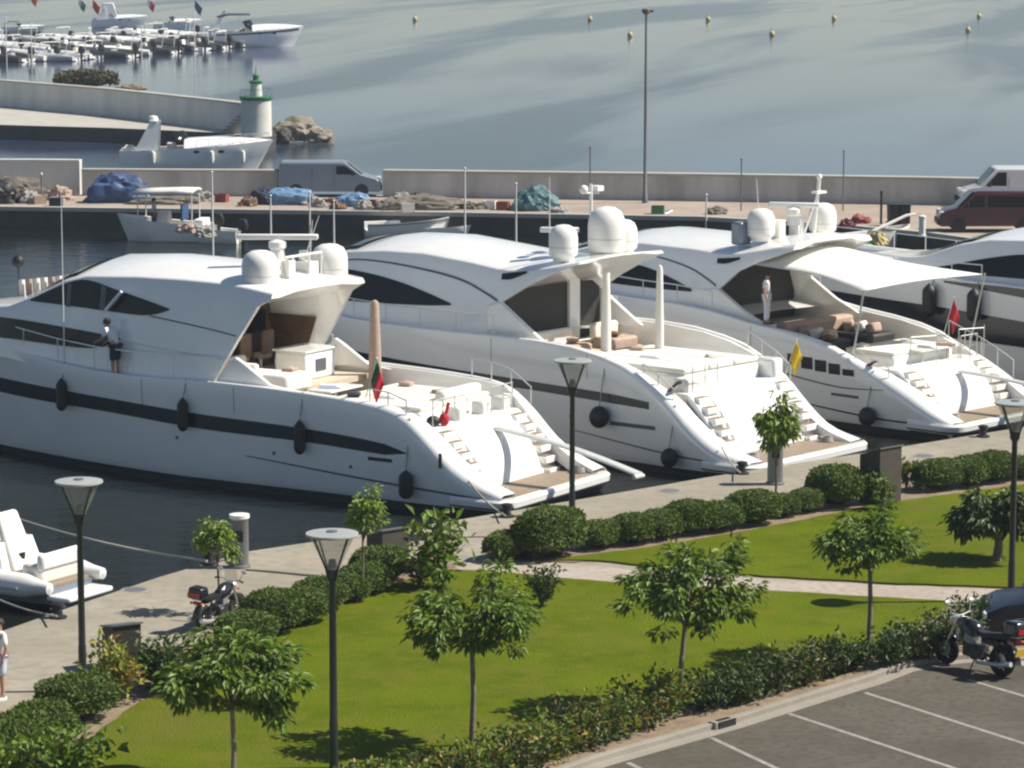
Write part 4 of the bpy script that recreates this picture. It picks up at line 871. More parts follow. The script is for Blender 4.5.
# sail awning stretched over the cockpit
t = thing('sail_awning', 'white sail awning stretched over the right yacht cockpit', 'awning', Y3.root.location, Y3.root.rotation_euler.z)
A, Bp, Cc, Dd = Vector((8.3, 2.35, 4.92)), Vector((3.7, 2.6, 4.45)), Vector((2.9, -2.7, 4.6)), Vector((7.6, -2.3, 5.0)); Pk = Vector((6.95, 0, 5.45)); n = 12; vs = []; fs = []
for i in range(n+1):
    for j in range(n+1):
        u, v = i/n, j/n; q = A.lerp(Bp, u).lerp(Dd.lerp(Cc, u), v); pk = (1-u)**1.5*math.sin(math.pi*v); mid = math.sin(math.pi*v)*math.sin(math.pi*u)
        q.z += .5*pk + .10*mid - .05; q.x += -.35*pk; q += (Vector((5.6, 0, 4.9)) - q)*.16*(math.sin(math.pi*u)*(abs(2*v-1))**2 + math.sin(math.pi*v)*(abs(2*u-1))**2*.6); vs.append(q)
for i in range(n):
    for j in range(n): a = i*(n+1)+j; fs.append((a, a+1, a+n+2, a+n+1))
m = MB(); m.add(vs, fs); o = m.build('sailcloth', M['canvas'], t, smooth=60); so_ = o.modifiers.new('cloth', 'SOLIDIFY'); so_.thickness = .012
m = MB(); m.tube([Bp+Vector((-.05, .05, -.02)), (4.1, 2.55, 2.4)], .03, 6); m.build('awning_pole', M['chrome'], t)
m = MB(); m.tube([Cc+Vector((-.05, -.05, -.02)), (3.3, -2.6, 2.1)], .03, 6); m.build('awning_pole', M['chrome'], t)
flag(Y3.w(4.4, -2.75, 2.5), 'red flag drooping on the far rail of the awning yacht', 1.2, 'red', (.25, .0, 1), (.65, .6), droop=1.0)

# ------------------------------------------------------------------ the yacht at the right border
Y4 = Yacht('white motor yacht at the right border with dark cabin windows and thick black hull band', (25.3, 105.5), 47,
           [(.15, .62), (1.24, 1.0), (2.14, 1.6), (3.05, 2.4), (3.97, 2.9), (4.7, 3.15), (6.2, 3.45), (9, 3.62), (14, 3.66), (24, 4.2)])
Y4.hull(); Y4.decks(2.0); Y4.stern(2.3)
Y4.hullstrip('hull_stripe', 3.0, 22.5, [(3, 2.0), (6, 2.25), (9, 2.45), (12, 2.62), (22, 2.8)], [(3, 1.3), (6, 1.4), (9, 1.53), (22, 1.7)], M['stripe']); Y4.hullstrip('upper_stripe', 5, 11.5, [(5, 3.2), (8, 3.50), (11.5, 3.55)], [(5, 3.0), (8, 3.2), (11.5, 3.48)], M['stripe']); Y4.hullstrip('boot_stripe', .3, 23, .2, -.1, M['antifoul'])
Y4.shell('cabin', [(17, 3.55, 1.6, 3.8, 1.4, 3.85, .15), (14.6, 3.5, 2.2, 3.95, 2.0, 4.08, .2), (13, 3.5, 2.4, 4.15, 2.1, 4.4, .25), (11.5, 3.5, 2.45, 4.66, 2.1, 4.98, .3), (10.3, 3.5, 2.5, 4.92, 2.1, 5.25, .3), (8, 3.5, 2.5, 5.05, 2.1, 5.42, .3), (6, 3.45, 2.5, 5.05, 2.1, 5.42, .4), (5.2, 4.6, 2.4, 5.0, 2.2, 5.36, .4), (4.4, 4.85, 2.2, 4.95, 2.1, 5.2, .15)])
Y4.win('cabin_window', [(6, 4.6), (8.6, 4.6), (10.2, 4.36), (11.6, 4.04), (12.6, 3.84)], [(6, 3.8), (8.6, 3.78), (10.2, 3.77), (11.6, 3.77), (12.6, 3.8)]); Y4.windscreen(11, 13.6)
Y4.rail(10, 20, 1, .55, 9); Y4.rail(10, 20, -1, .55, 9)
FEND4 = [(11.93, 'black cylinder fender on the right border yacht, left of the red flag'), (10.05, 'black cylinder fender on the right border yacht, right of the red flag')]
for x, lab in FEND4: fender(Y4, x, 2.82, lab, .25, 1.05)

person('crewman in white shirt and dark shorts working on the left yacht side deck', Y1.w(13.35, 2.68, 2.80), R(150), 1.85, WORK, 'cwhite', 'short:cdark')
person('crewman all in white standing at the side door of the awning yacht', Y3.w(7.6, 2.55, 3.02), R(-20), 1.70, STAND, 'cwhite', 'long:cwhite')
person('person in white shirt and pale shorts walking at the left border', gz(1, 699, LAND), R(215), 1.62, STAND, 'cwhite', 'short:cblue')
# ------------------------------------------------------------------ loose gear and rails on the decks
def deck_bits(Y, cushions, towels, rails, coils):
    for x, y, z, m_, a in cushions:
        m = MB(); m.ell((x, y, z), (.20, .20, .09), 10, 6); m.box((x, y, z), (.36, .36, .10), a); m.build('scatter_cushion', M[m_], Y.root, bevel=.04)
    for x, y, z, m_, a in towels:
        m = MB(); m.box((x, y, z), (.62, .36, .05), a); m.box((x+.05, y+.02, z+.045), (.5, .3, .04), a); m.build('folded_towel', M[m_], Y.root, bevel=.015)
    for pts in rails:
        m = MB(); m.tube([(x, y, z+.75) for x, y, z in pts], .018, 6); m.tube([(x, y, z+.40) for x, y, z in pts], .012, 5)
        for x, y, z in pts: m.tube([(x, y, z-.02), (x, y, z+.75)], .018, 6)
        m.build('transom_rail', M['chrome'], Y.root)
    for x, y, z in coils:
        m = MB()
        for k in range(4): m.tube([(x+(.20-.012*k)*math.cos(t*math.pi/8), y+(.20-.012*k)*math.sin(t*math.pi/8), z+.03+.035*k) for t in range(17)], .022, 5)
        m.build('rope_coil', M['netw'], Y.root)
deck_bits(Y1, [(9.4, 1.7, 3.32, 'tan', .3), (9.9, 1.65, 3.32, 'cushion', .9), (6.2, -1.7, 2.70, 'tan', .2), (6.3, .8, 2.70, 'cdark', .5), (8.3, 1.1, 3.3, 'tan', .1)],
          [(5.4, .5, 2.66, 'cwhite', .3), (4.6, -1.2, 2.66, 'tan', 1.2), (7.4, .4, 2.78, 'cblue', .5)], [[(2.85, .9, 2.2), (2.85, 1.5, 2.2), (2.85, 2.0, 2.2)], [(2.85, -1.0, 2.2), (2.85, -1.6, 2.2), (2.85, -2.1, 2.2)]], [(.7, 1.9, .575), (.6, -2.0, .575)])
deck_bits(Y2, [(8.3, 1.5, 3.24, 'cushion', .3), (8.4, .7, 3.24, 'tan', .8), (8.3, -1.2, 3.24, 'interior', .4), (7.0, 1.2, 2.98, 'cushion', .2), (6.9, -.6, 2.98, 'tan', .5)],
          [(5.6, .4, 2.94, 'cwhite', .4), (4.2, -1.0, 2.94, 'cushion', 1.0)], [[(2.85, .8, 2.3), (2.85, 1.4, 2.3), (2.85, 2.0, 2.3)]], [(.7, 2.0, .575), (.8, -1.9, .575)])
deck_bits(Y3, [(6.0, 1.4, 2.62, 'interior', .3), (7.0, 1.0, 2.62, 'tan', .9), (6.3, -1.5, 2.62, 'tan', .1), (5.0, .9, 2.40, 'cushion', .2)],
          [(4.4, -.8, 2.38, 'cwhite', .4), (3.2, -.2, 2.41, 'cwhite', .1), (3.1, -1.0, 2.41, 'tan', .7)], [[(2.65, -1.2, 1.95), (2.65, -1.7, 1.95), (2.65, -2.1, 1.95)]], [(.7, 1.9, .575)])
for k in range(8):
    m = MB(); zb = 4.74-.14*(.3*k-.2); m.tube([(17.6+.30*k, -.7, zb), (17.66+.30*k, -.75, zb+.5)], .10, 8); m.build('rolled_cushion', M['cushion' if k % 3 else 'tan'], Y1.root)
m = MB(); m.ell((20.1, -1.0, 5.5), .19, 14, 9); m.tube([(20.1, -1.0, 4.3), (20.1, -1.0, 5.4)], .02, 5); m.build('anchor_ball', M['black'], Y1.root)
# seams and small fittings on the topsides
for Y, xs in ((Y1, (8.9, 12.2)), (Y2, (5.9, 9.6)), (Y3, (7.9,))):
    for x in xs:
        m = MB(); zt = tab(Y.gun, x); m.add([(x+dx, Y.hb(x+dx, z)+.008, z) for dx, z in ((0, zt-.10), (.018, zt-.10), (.018, zt-.85), (0, zt-.85))], [(0, 1, 2, 3)]); m.build('gate_seam', M['greyband'], Y.root)
for Y, spots in ((Y1, ((5.0, 1.05), (7.6, 1.2), (11.0, 1.35))), (Y2, ((6.6, 1.35), (8.2, 1.4)))):
    for x, z in spots:
        m = MB(); m.lathe([(0, .0), (.05, .0), (.055, .012), (0, .02)], 10, (x, Y.hb(x, z)+.004, z), 0, 'y'); m.build('drain_outlet', M['greyband'], Y.root)
# ------------------------------------------------------------------ small craft
def hull_mesh(L, B, F, bowz=.25, full=.55, inner=True):
    """open displacement hull, stern at x=0, bow at x=L, floating at z=0"""
    m = MB(); rings = []
    for i in range(11):
        u = i/10; b = B/2*(1 - max(0, (u-full)/(1-full))**2.2)*(.9+.1*min(1, u*4)); b = max(b, .02); zt = F*(1 + bowz*u*u*1.8)
        hf = [(b*.82, F*.45), (b*.88, zt-.02), (b, zt), (b*1.0, zt-.06), (b*.96, zt*.5), (b*.82, .02), (b*.4, -.18)]
        x = L*u + (.12*L*0 if u < 1 else 0)
        def px(z): return L*u - (.10*L*max(0, u-.6)/.4)*(1 - max(0, z)/(F*1.4))
        rings.append([(px(z), y, z) for y, z in hf] + [(px(-.2), 0, -.2)] + [(px(z), -y, z) for y, z in reversed(hf)])
    m.loft(rings, True, True, True); return m

def _ob(parent, x, y, z, h=.9, m='black'):
    b = MB(); b.loft([[(x-.22, y-.16, z+.25), (x+.2, y-.16, z+.25), (x+.2, y+.16, z+.25), (x-.22, y+.16, z+.25)], [(x-.26, y-.18, z+.5), (x+.22, y-.18, z+.5), (x+.22, y+.18, z+.5), (x-.26, y+.18, z+.5)], [(x-.18, y-.13, z+.78), (x+.16, y-.13, z+.82), (x+.16, y+.13, z+.82), (x-.18, y+.13, z+.78)]])
    b.box((x, y, z-.05), (.18, .14, .62)); b.box((x-.05, y, z-.4), (.4, .1, .12)); return b.build('outboard_engine', M[m], parent, bevel=.04)

def outboard(p, x, y, z, h=.9, m='black'):
    o = _ob(p, 0, 0, 0, h, m); o.location = (x, y, z); return o

def rib(label, loc, rz, L=4.6, tube='ribgrey', hullm='gel', cons='gel', eng='black', eng_up=False):
    t = thing('inflatable_boat', label, 'inflatable boat', loc, rz, 'inflatable boats moored in the far harbour'); r = .30*L/4.6; w = L*.19
    m = MB(); pts = [(0, w, .34), (L*.35, w, .36), (L*.62, w*.97, .42), (L*.82, w*.72, .52), (L*.95, w*.28, .60), (L*.97, 0, .61)]
    pts = pts + [(x, -y, z) for x, y, z in reversed(pts[:-1])]
    m.tube(pts, [r*.55] + [r]*(len(pts)-2) + [r*.55], 10); m.build('tube', M[tube], t, smooth=60)
    m = MB(); m.loft([[(x, y, z) for y, z in ((-w*k, .25), (0, -.15+.3*(1-k)), (w*k, .25), (w*k, .32), (-w*k, .32))] for x, k in ((.1, 1), (L*.4, 1), (L*.7, .85), (L*.93, .25))]); m.build('floor_hull', M[hullm], t)
    c = MB(); c.box((L*.42, 0, .75), (.55, .62, .8), 0, 0, .8); c = c.build('console', M[cons], t, bevel=.06)
    m = MB(); m.box((L*.47, 0, 1.25), (.05, .56, .3), 0, 0, .8, R(-20)); m.build('screen', M['glass'], c)
    m = MB(); m.box((L*.24, 0, .62), (.45, .8, .5)); m.build('seat', M['cushion'], t, bevel=.06)
    m = MB(); m.tube([(L*.12, -w, .6), (L*.10, -w*.9, 1.9), (L*.10, w*.9, 1.9), (L*.12, w, .6)], .05, 6); m.box((L*.10, 0, 1.95), (.4, w*1.5, .06)); m.build('arch_frame', M['dome'], t)
    e = outboard(t, -.18, 0, .45, 1, eng); e.scale = (1.35, 1.35, 1.35); return t

def cruiser(label, loc, rz, L=9.5, stripe=None, group=None, canopy=None, arch=True, cab=False, fk=1.0):
    t = thing('motor_cruiser', label, 'motor boat', loc, rz, group); B = L*.31; F = L*.105*fk
    m = MB(); rings = []
    for i in range(14):
        u = i/13; b = B/2*(1-max(0, (u-.45)/.55)**2.3); b = max(b, .02); zt = F*(1+.42*u**1.6)
        hf = [(b*.97, zt-.02), (b, zt), (b*.99, zt*.8), (b*lerp(.93, .8, u), zt*.45), (b*lerp(.88, .45, u), .03), (b*.5, -.2)]
        def px(z): return L*u - L*.13*max(0, u-.5)/.5*(1-max(0, z)/(F*1.42))
        rings.append([(px(z), y, z) for y, z in hf] + [(px(-.2), 0, -.3)] + [(px(z), -y, z) for y, z in reversed(hf)])
    m.loft(rings, False, True, True); m.build('hull', M['gel'], t, smooth=50)
    m = MB(); rings = []
    for i in range(9):                                   # raised foredeck
        u = lerp(.42, .985, i/8); b = max(B/2*(1-max(0, (u-.45)/.55)**2.3)*.93, .02); zt = F*(1+.42*u**1.6); cr = F*.42*math.sin(math.pi*min(1, (1-u)/.5)*.5)
        rings.append([(L*u, b, zt-.02), (L*u, b*.8, zt+cr*.6), (L*u, b*.4, zt+cr*.95), (L*u, 0, zt+cr), (L*u, -b*.4, zt+cr*.95), (L*u, -b*.8, zt+cr*.6), (L*u, -b, zt-.02)])
    m.loft(rings, False, True, True); m.build('foredeck', M['gel'], t, smooth=50)
    m = MB(); m.box((L*.22, 0, F*.7), (L*.40, B*.86, .08)); m.build('cockpit_floor', M['teak'], t)
    m = MB(); m.box((L*.05, 0, F*.9), (L*.05, B*.8, F*.5)); m.box((L*.33, B*.2, F*.98), (L*.06, B*.3, F*.6)); m.build('cockpit_seats', M['cushion'], t, bevel=.05)
    m = MB(); vs = []; fs = []; n = 10
    for j in range(2):
        for k in range(n+1):
            a = lerp(-1, 1, k/n); vs.append((L*(.47-.09*a*a) - j*L*.055, a*B*.42*(1-.08*j), F*1.25 + j*F*.62*(1-.25*a*a)))
    fs = [(k, k+1, n+2+k, n+1+k) for k in range(n)]; m.add(vs, fs); o = m.build('windscreen', M['glass'], t, smooth=60); o.modifiers.new('t', 'SOLIDIFY').thickness = .03
    if arch:
        m = MB(); m.loft([[(L*.10+q*L*.10+w, s_*B*(.46-.05*q), F*1.0+q*L*.105*1.75) for w, s_ in ((0, 1), (L*.15*(1-.6*q), 1), (L*.15*(1-.6*q), .88), (0, .88))] for q in (0, .35, .7, 1.0)])
        m.loft([[(L*.10+q*L*.10+w, -s_*B*(.46-.05*q), F*1.0+q*L*.105*1.75) for w, s_ in ((0, 1), (L*.15*(1-.6*q), 1), (L*.15*(1-.6*q), .88), (0, .88))] for q in (0, .35, .7, 1.0)])
        m.box((L*.22, 0, F+L*.105*1.76), (L*.05, B*.84, F*.12)); a = m.build('radar_arch', M['gel'], t, smooth=30)
        m = MB(); m.lathe([(.28, 0), (.30, .1), (.26, .22), (0, .28)], 14, (L*.215, 0, F+L*.105*1.83)); m.build('radar_dome', M['dome'], a)
    if cab:
        m = MB(); m.loft([[(L*(.18+.02*f)+a*L*(.30-.12*f), y*B*(.40-.08*f), F*(1.0+1.9*f)) for a, y in ((0, -1), (0, 1), (1, 1), (1, -1))] for f in (0, .5, .9, 1)]); c = m.build('wheelhouse', M['gel'], t, bevel=.08)
        m = MB(); m.box((L*.44, 0, F*1.9), (.05, B*.6, F*.7), 0, 0, .85, R(-28)); m.build('wheelhouse_window', M['glass'], c)
    if canopy:
        m = MB(); m.loft([[(L*q, y*B*.44, F*(2.2+.12*(1-y*y)) - (.0 if q > .1 else .3)) for y in (-1, -.6, 0, .6, 1)] for q in (.05, .16, .30, .40)], False, False, False); o = m.build('canopy', M[canopy], t, smooth=60); o.modifiers.new('t', 'SOLIDIFY').thickness = .03
        m = MB()
        for q in (.07, .30):
            for y in (-1, 1): m.tube([(L*(q+.05), y*B*.45, F*.95), (L*q, y*B*.43, F*2.15)], .02, 5)
        m.build('canopy_frame', M['chrome'], t)
    if stripe:
        m = MB()
        for sg in (1, -1):
            vs = []; fs = []
            for i in range(15):
                u = lerp(.02, .96, i/14); b = max(B/2*(1-max(0, (u-.45)/.55)**2.3), .02); zt = F*(1+.42*u**1.6)
                for q in (.80, .92): vs.append((L*u - L*.13*max(0, u-.5)/.5*(1-zt*q/(F*1.42)), sg*(b*.99+.015), zt*q))
            for i in range(14): fs.append((2*i, 2*i+1, 2*i+3, 2*i+2))
            m.add(vs, fs)
        m.build('side_stripe', M[stripe], t)
    m = MB(); pts = []
    for sg in (1, -1):
        row = []
        for i in range(7):
            u = lerp(.5, .97, i/6); b = max(B/2*(1-max(0, (u-.45)/.55)**2.3)*.94, .02); zt = F*(1+.42*u**1.6); row.append((L*u, sg*b, zt+.45)); m.tube([(L*u, sg*b, zt), (L*u, sg*b, zt+.45)], .015, 4)
        m.tube(row, .018, 4)
    m.build('bow_rail', M['chrome'], t)
    for i in range(2):
        m = MB(); u = .5+.16*i; b = B/2*(1-max(0, (u-.45)/.55)**2.3)
        for sg in (1, -1): m.ell((L*u, sg*(b*.985), F*.95), (L*.022, .03, F*.07), 12, 6)
        m.build('porthole', M['glass'], t)
    return t

def dinghy(label, loc, rz, L=3.8, B=1.5, F=.5, m_='gel', group=None, seats=2, eng=False, band=None):
    t = thing('rowing_boat', label, 'boat', loc, rz, group); hull_mesh(L, B, F).build('hull', M[m_], t, smooth=45)
    for i in range(seats):
        m = MB(); m.box((L*(.25+.28*i), 0, F*.72), (.28, B*.84, .05)); m.build('thwart', M['teak'], t)
    if band:
        m = MB()
        for sg in (1, -1): m.tube([(L*u, sg*(max(B/2*(1-max(0, (u-.55)/.45)**2.2)*(.9+.1*min(1, u*4)), .02)+.02), F*(1+.25*u*u*1.8)-.05) for u in [k/8 for k in range(9)]], .05, 5)
        m.build('rubbing_strake', M[band], t)
    if eng: outboard(t, -.15, 0, F*.6, 1, 'black')
    return t

# cabin cruiser behind the low harbour wall
q = gz(121, 171, 0); t = cruiser('white cabin cruiser with raked radar arch moored behind the low harbour wall', (q.x, q.y, 0), R(3), 9.4, fk=1.35)
for px, u in ((154, .22), (219, .60), (248, .80)):
    b = 9.4*.155*(1-max(0, (u-.45)/.55)**2.3); p = t.matrix_basis @ Vector((9.4*u, -b-.16, .95))
    f = thing('fender', {154: 'white fender nearest the stern of the cabin cruiser', 219: 'white fender amidships on the cabin cruiser', 248: 'white fender nearest the bow of the cabin cruiser'}[px], 'fender', p, 0, 'white fenders on the cabin cruiser')
    m = MB(); m.lathe([(0, -.4), (.12, -.34), (.15, -.2), (.15, .2), (.12, .34), (0, .4)], 10); m.build('fender_body', M['ribwhite'], f); m = MB(); m.tube([(0, 0, .38), (0, .12, .75)], .02, 4); m.build('lanyard', M['rope'], f)

# far harbour, upper left
FAR = [(2, 61, 6.2, 'ribdark'), (30, 62, 6.4, 'ribdark'), (56, 61, 5.8, 'ribwhite'), (80, 61, 6.0, 'ribgrey'), (100, 59, 5.8, 'ribwhite'), (134, 58, 6.8, 'ribdark'), (152, 55, 6.0, 'ribwhite'), (177, 54, 6.4, 'ribdark'), (204, 51, 6.4, 'ribdark'), (228, 49, 6.0, 'ribdark'), (250, 47, 6.2, 'ribdark')]
ORD = ['leftmost', 'second', 'third', 'fourth', 'fifth', 'sixth', 'seventh', 'eighth', 'ninth', 'tenth', 'rightmost']
rnd = random.Random(11)
for i, (px, py, L, tb) in enumerate(FAR):
    q = gz(px, py, 0); rib('%s inflatable boat, black outboard, %s in the far harbour front row' % ({'ribdark': 'dark', 'ribgrey': 'grey', 'ribwhite': 'white'}[tb], ORD[i] if i in (0, 10) else ORD[i] + ' from the left'), (q.x, q.y, 0), R(rnd.uniform(135, 178)), L*rnd.uniform(1.3, 1.5), tb, 'gel', rnd.choice(['gel', 'ribgrey', 'cushion']))
SECOND = [(20, 53, 'ribdark'), (50, 52, 'ribwhite'), (88, 51, 'ribdark'), (112, 50, 'ribgrey'), (142, 49, 'ribdark'), (170, 46, 'ribwhite'), (214, 44, 'ribgrey'), (8, 47, 'ribgrey'), (34, 45, 'ribwhite'), (70, 44, 'ribdark'), (98, 45, 'ribgrey'), (122, 44, 'ribwhite'), (160, 40, 'ribgrey'), (196, 38, 'ribwhite')]
for i, (px, py, tb) in enumerate(SECOND):
    q = gz(px, py, 0); rib('%s inflatable boat, %s from the left, %s row of the far harbour' % ({'ribdark': 'black', 'ribgrey': 'pale grey', 'ribwhite': 'white'}[tb], ['first', 'second', 'third', 'fourth', 'fifth', 'sixth', 'seventh'][i % 7], 'middle' if i < 7 else 'back'), (q.x, q.y, 0), R(rnd.uniform(140, 205)), 8.8, tb, 'gel', 'gel')
q = gz(92, 28, 0); cruiser('white open cruiser with tall windscreen at the back of the far harbour', (q.x, q.y, 0), R(4), 7.4, None, 'motor boats in the far harbour', cab=True, fk=1.45)
q = gz(153, 30, 0); cruiser('small low white motor boat between the flags in the far harbour', (q.x, q.y, 0), R(8), 6.4, None, 'motor boats in the far harbour', arch=False, fk=1.4)
q = gz(213, 47, 0); cruiser('white motor boat with navy stripe and dark canopy, rightmost in the far harbour', (q.x, q.y, 0), R(10), 10.4, 'cdark', 'motor boats in the far harbour', canopy='cdark', arch=False, fk=1.5)
q = gz(2, 32, 0); cruiser('pale motor boat with dark canopy at the left border of the far harbour', (q.x, q.y, 0), R(8), 5.6, None, 'motor boats in the far harbour', canopy='cdark', arch=False)
q = gz(212, 36, 0); t = thing('boat_fin', 'slanted white radar mast fin among the far harbour boats', 'mast', (q.x, q.y, .8)); m = MB(); m.prism([(0, 0), (.8, 0), (1.9, 2.4), (1.5, 2.4)], -.12, .12); m.build('fin', M['gel'], t, bevel=.04); m = MB(); m.box((0.6, 0, -.5), (2.2, 1.2, .9)); m.build('fin_base', M['gel'], t, bevel=.1)
for px, py, cl, tw, lab in ((30, 20, 'orange', None, 'orange flag above the far harbour boats at the left'), (78, 26, 'lgreen', 'cwhite', 'green and white flag above the far harbour boats'), (92, 29, 'red', None, 'dark red flag left of the white open cruiser'), (147, 26, 'red', 'cwhite', 'red and white flag right of the white open cruiser'), (194, 30, 'blue', None, 'blue flag beside the low white motor boat')):
    q = gz(px, py, 0); flag((q.x, q.y, .8), lab, 3.0, cl, (.05, 0, 1), (3.4, 1.0), two=tw, group='flags over the far harbour', droop=.3)
for i, (px, py, h) in enumerate(((7, 66, 5.2), (32, 66, 4.6), (142, 62, 4.0), (195, 66, 5.6))):
    q = gz(px, py + 6, 0); t = thing('mooring_pole', 'thin pale mooring pole before the far boats, %s' % ['leftmost of four', 'second of four from the left', 'third of four from the left', 'rightmost of four'][i], 'pole', (q.x, q.y, 0), 0, 'mooring poles before the far harbour')
    m = MB(); m.tube([(0, 0, -1), (0, 0, h)], .05, 6); m.build('shaft', M['ribwhite'], t); m = MB(); m.lathe([(.07, h), (.07, h+.1), (0, h+.14)], 8); m.build('pole_cap', M['dome'], t)

# bathing-zone buoys
for i, (px, py, lab) in enumerate([(415, 21, 'yellow buoy farthest left on the open sea'), (590, 21, 'yellow buoy above and left of the tall mast lamp'), (630, 37, 'yellow buoy just left of the tall light mast'), (708, 21, 'yellow buoy first to the right of the tall mast, far out'), (772, 36, 'yellow buoy nearest the shore right of the tall mast'), (834, 20, 'pale yellow buoy far out between the mast and the right buoys'), (968, 32, 'nearer yellow buoy of the pair at the right'), (979, 18, 'farther yellow buoy of the pair at the right')]):
    q = gz(px, py, 0); t = thing('marker_buoy', lab, 'buoy', (q.x, q.y, 0), 0, 'yellow buoys on the bay')
    m = MB(); m.ell((0, 0, .25), (.34, .34, .4), 14, 9); m.build('float', M['byellow'], t); m = MB(); m.lathe([(.10, .75), (.07, 1.0), (0, 1.05)], 8); m.build('top_ring', M['byellow'], t)

# open fishing boat with canopy, dinghies against the mole
q = gz(216, 241, 0); t = thing('fishing_boat', 'open fishing boat with white canopy in the inner basin at the left', 'boat', (q.x, q.y, 0), R(172))
hull_mesh(4.9, 1.9, .85, .3).build('hull', M['dome'], t, smooth=45); cp = MB(); cp.loft([[(x, y, 2.45+.12*(1-(y/.95)**2)+.05*math.sin(x)) for y in (-.95, -.5, 0, .5, .95)] for x in (.9, 1.8, 2.8, 3.9)], False, False, False); cp = cp.build('canopy', M['canvas'], t, smooth=60); cp.modifiers.new('t', 'SOLIDIFY').thickness = .14
for x in (1.0, 3.7):
    for y in (-.8, .8): m = MB(); m.tube([(x, y, .7), (x, y, 2.45)], .035, 6); m.build('canopy_post', M['dome'], t)
m = MB(); m.box((2.6, 0, 1.05), (.7, .8, .8), 0, 0, .85); m.build('console', M['cushion'], t, bevel=.06); m = MB(); m.box((1.5, .2, 1.45), (.08, 1.4, .8)); m.build('side_curtain', M['blue'], t); m = MB(); m.box((.7, 0, .9), (.5, 1.5, .4)); m.build('stern_locker', M['dome'], t, bevel=.05); outboard(t, -.15, 0, .55)
person('person in pale blue standing under the canopy of the fishing boat', t.matrix_basis @ Vector((3.0, .35, .42)), R(200), 1.7, STAND, 'cblue', 'long:cdark')
q = gz(240, 243, 0); dinghy('small white dinghy with black engine nosed behind the fishing boat', (q.x, q.y, 0), R(165), 2.6, 1.3, .62, 'dome', 'dinghies in the inner basin', 1, True)
q = gz(366, 236, 0); dinghy('white wooden rowing boat with high bow moored to the mole', (q.x, q.y, 0), R(10), 4.4, 1.6, .66, 'dome', 'dinghies in the inner basin', 2, False, 'greyband')
q = gz(424, 235, 0); dinghy('low white dinghy just right of the white rowing boat', (q.x, q.y, 0), R(6), 2.7, 1.3, .40, 'gel', 'dinghies in the inner basin', 2)
q = gz(606, 236, 0); dinghy('white boat with pointed bow just right of the middle yacht domes', (q.x, q.y, 0), R(14), 3.4, 1.7, .85, 'gel', 'dinghies in the inner basin', 2, False, 'dome')
q = gz(842, 254, 0); t = dinghy('fishing dinghy with yellow gear and long raised bowsprit behind the awning yacht', (q.x, q.y, 0), R(22), 3.6, 1.6, .9, 'dome', 'dinghies in the inner basin', 2)
m = MB(); m.tube([(1.6, 0, 1.0), (3.4, 0, 1.7), (3.9, 0, 1.75)], [.09, .07, .06], 7); m.build('bowsprit', M['dome'], t)
lump('net_heap', 'heap of bright yellow nets in the fishing dinghy bow', 'nets', 876, 244, .75, (.55, .45, .5), M['byellow'], 31)
lump('net_heap', 'small heap of red floats in the fishing dinghy', 'nets', 846, 228, 1.1, (.4, .35, .35), M['redpaint'], 32)
lump('net_heap', 'small pile of green net beside the yellow nets', 'nets', 864, 250, .7, (.35, .3, .3), M['fgreen'], 33)
for i, (px, y0, h, lab) in enumerate([(213, 256, 3.9, 'white mast pole rising beside the open fishing boat'), (310, 247, 2.6, 'white mast pole behind the left yacht aerials'), (334, 247, 2.2, 'short pale mast pole right of the left yacht aerials'), (465, 243, 3.6, 'tall white mast pole right of the white dinghies'), (516, 244, 2.9, 'thin white mast pole left of the middle yacht domes'), (706, 240, 2.2, 'white mast pole between the middle and awning yachts'), (271, 246, 2.4, 'thin mast pole left of the left yacht radar scanner')]):
    q = gz(px, y0, 0); t = thing('mast_pole', lab, 'pole', (q.x, q.y, 0), 0, 'mast poles in the inner basin'); m = MB(); m.tube([(0, 0, -1), (0, 0, h)], [.06, .035], 6); m.build('shaft', M['ribwhite'], t); m = MB(); m.ell((0, 0, h+.03), .06, 8, 6); m.build('pole_cap', M['dome'], t)
for px, py, lab in ((26, 214, 'single white float on the mole edge at the left border'), (92, 216, 'white float hanging beside the blue tarp heap')):
    q = gz(px, py, .45); t = thing('mooring_float', lab, 'float', q, 0, 'white floats along the mole'); m = MB(); m.ell((0, 0, 0), (.24, .24, .26), 12, 8); m.build('float', M['dome'], t); m = MB(); m.tube([(0, 0, .24), (0, .2, .62)], .025, 5); m.build('rope', M['rope'], t)

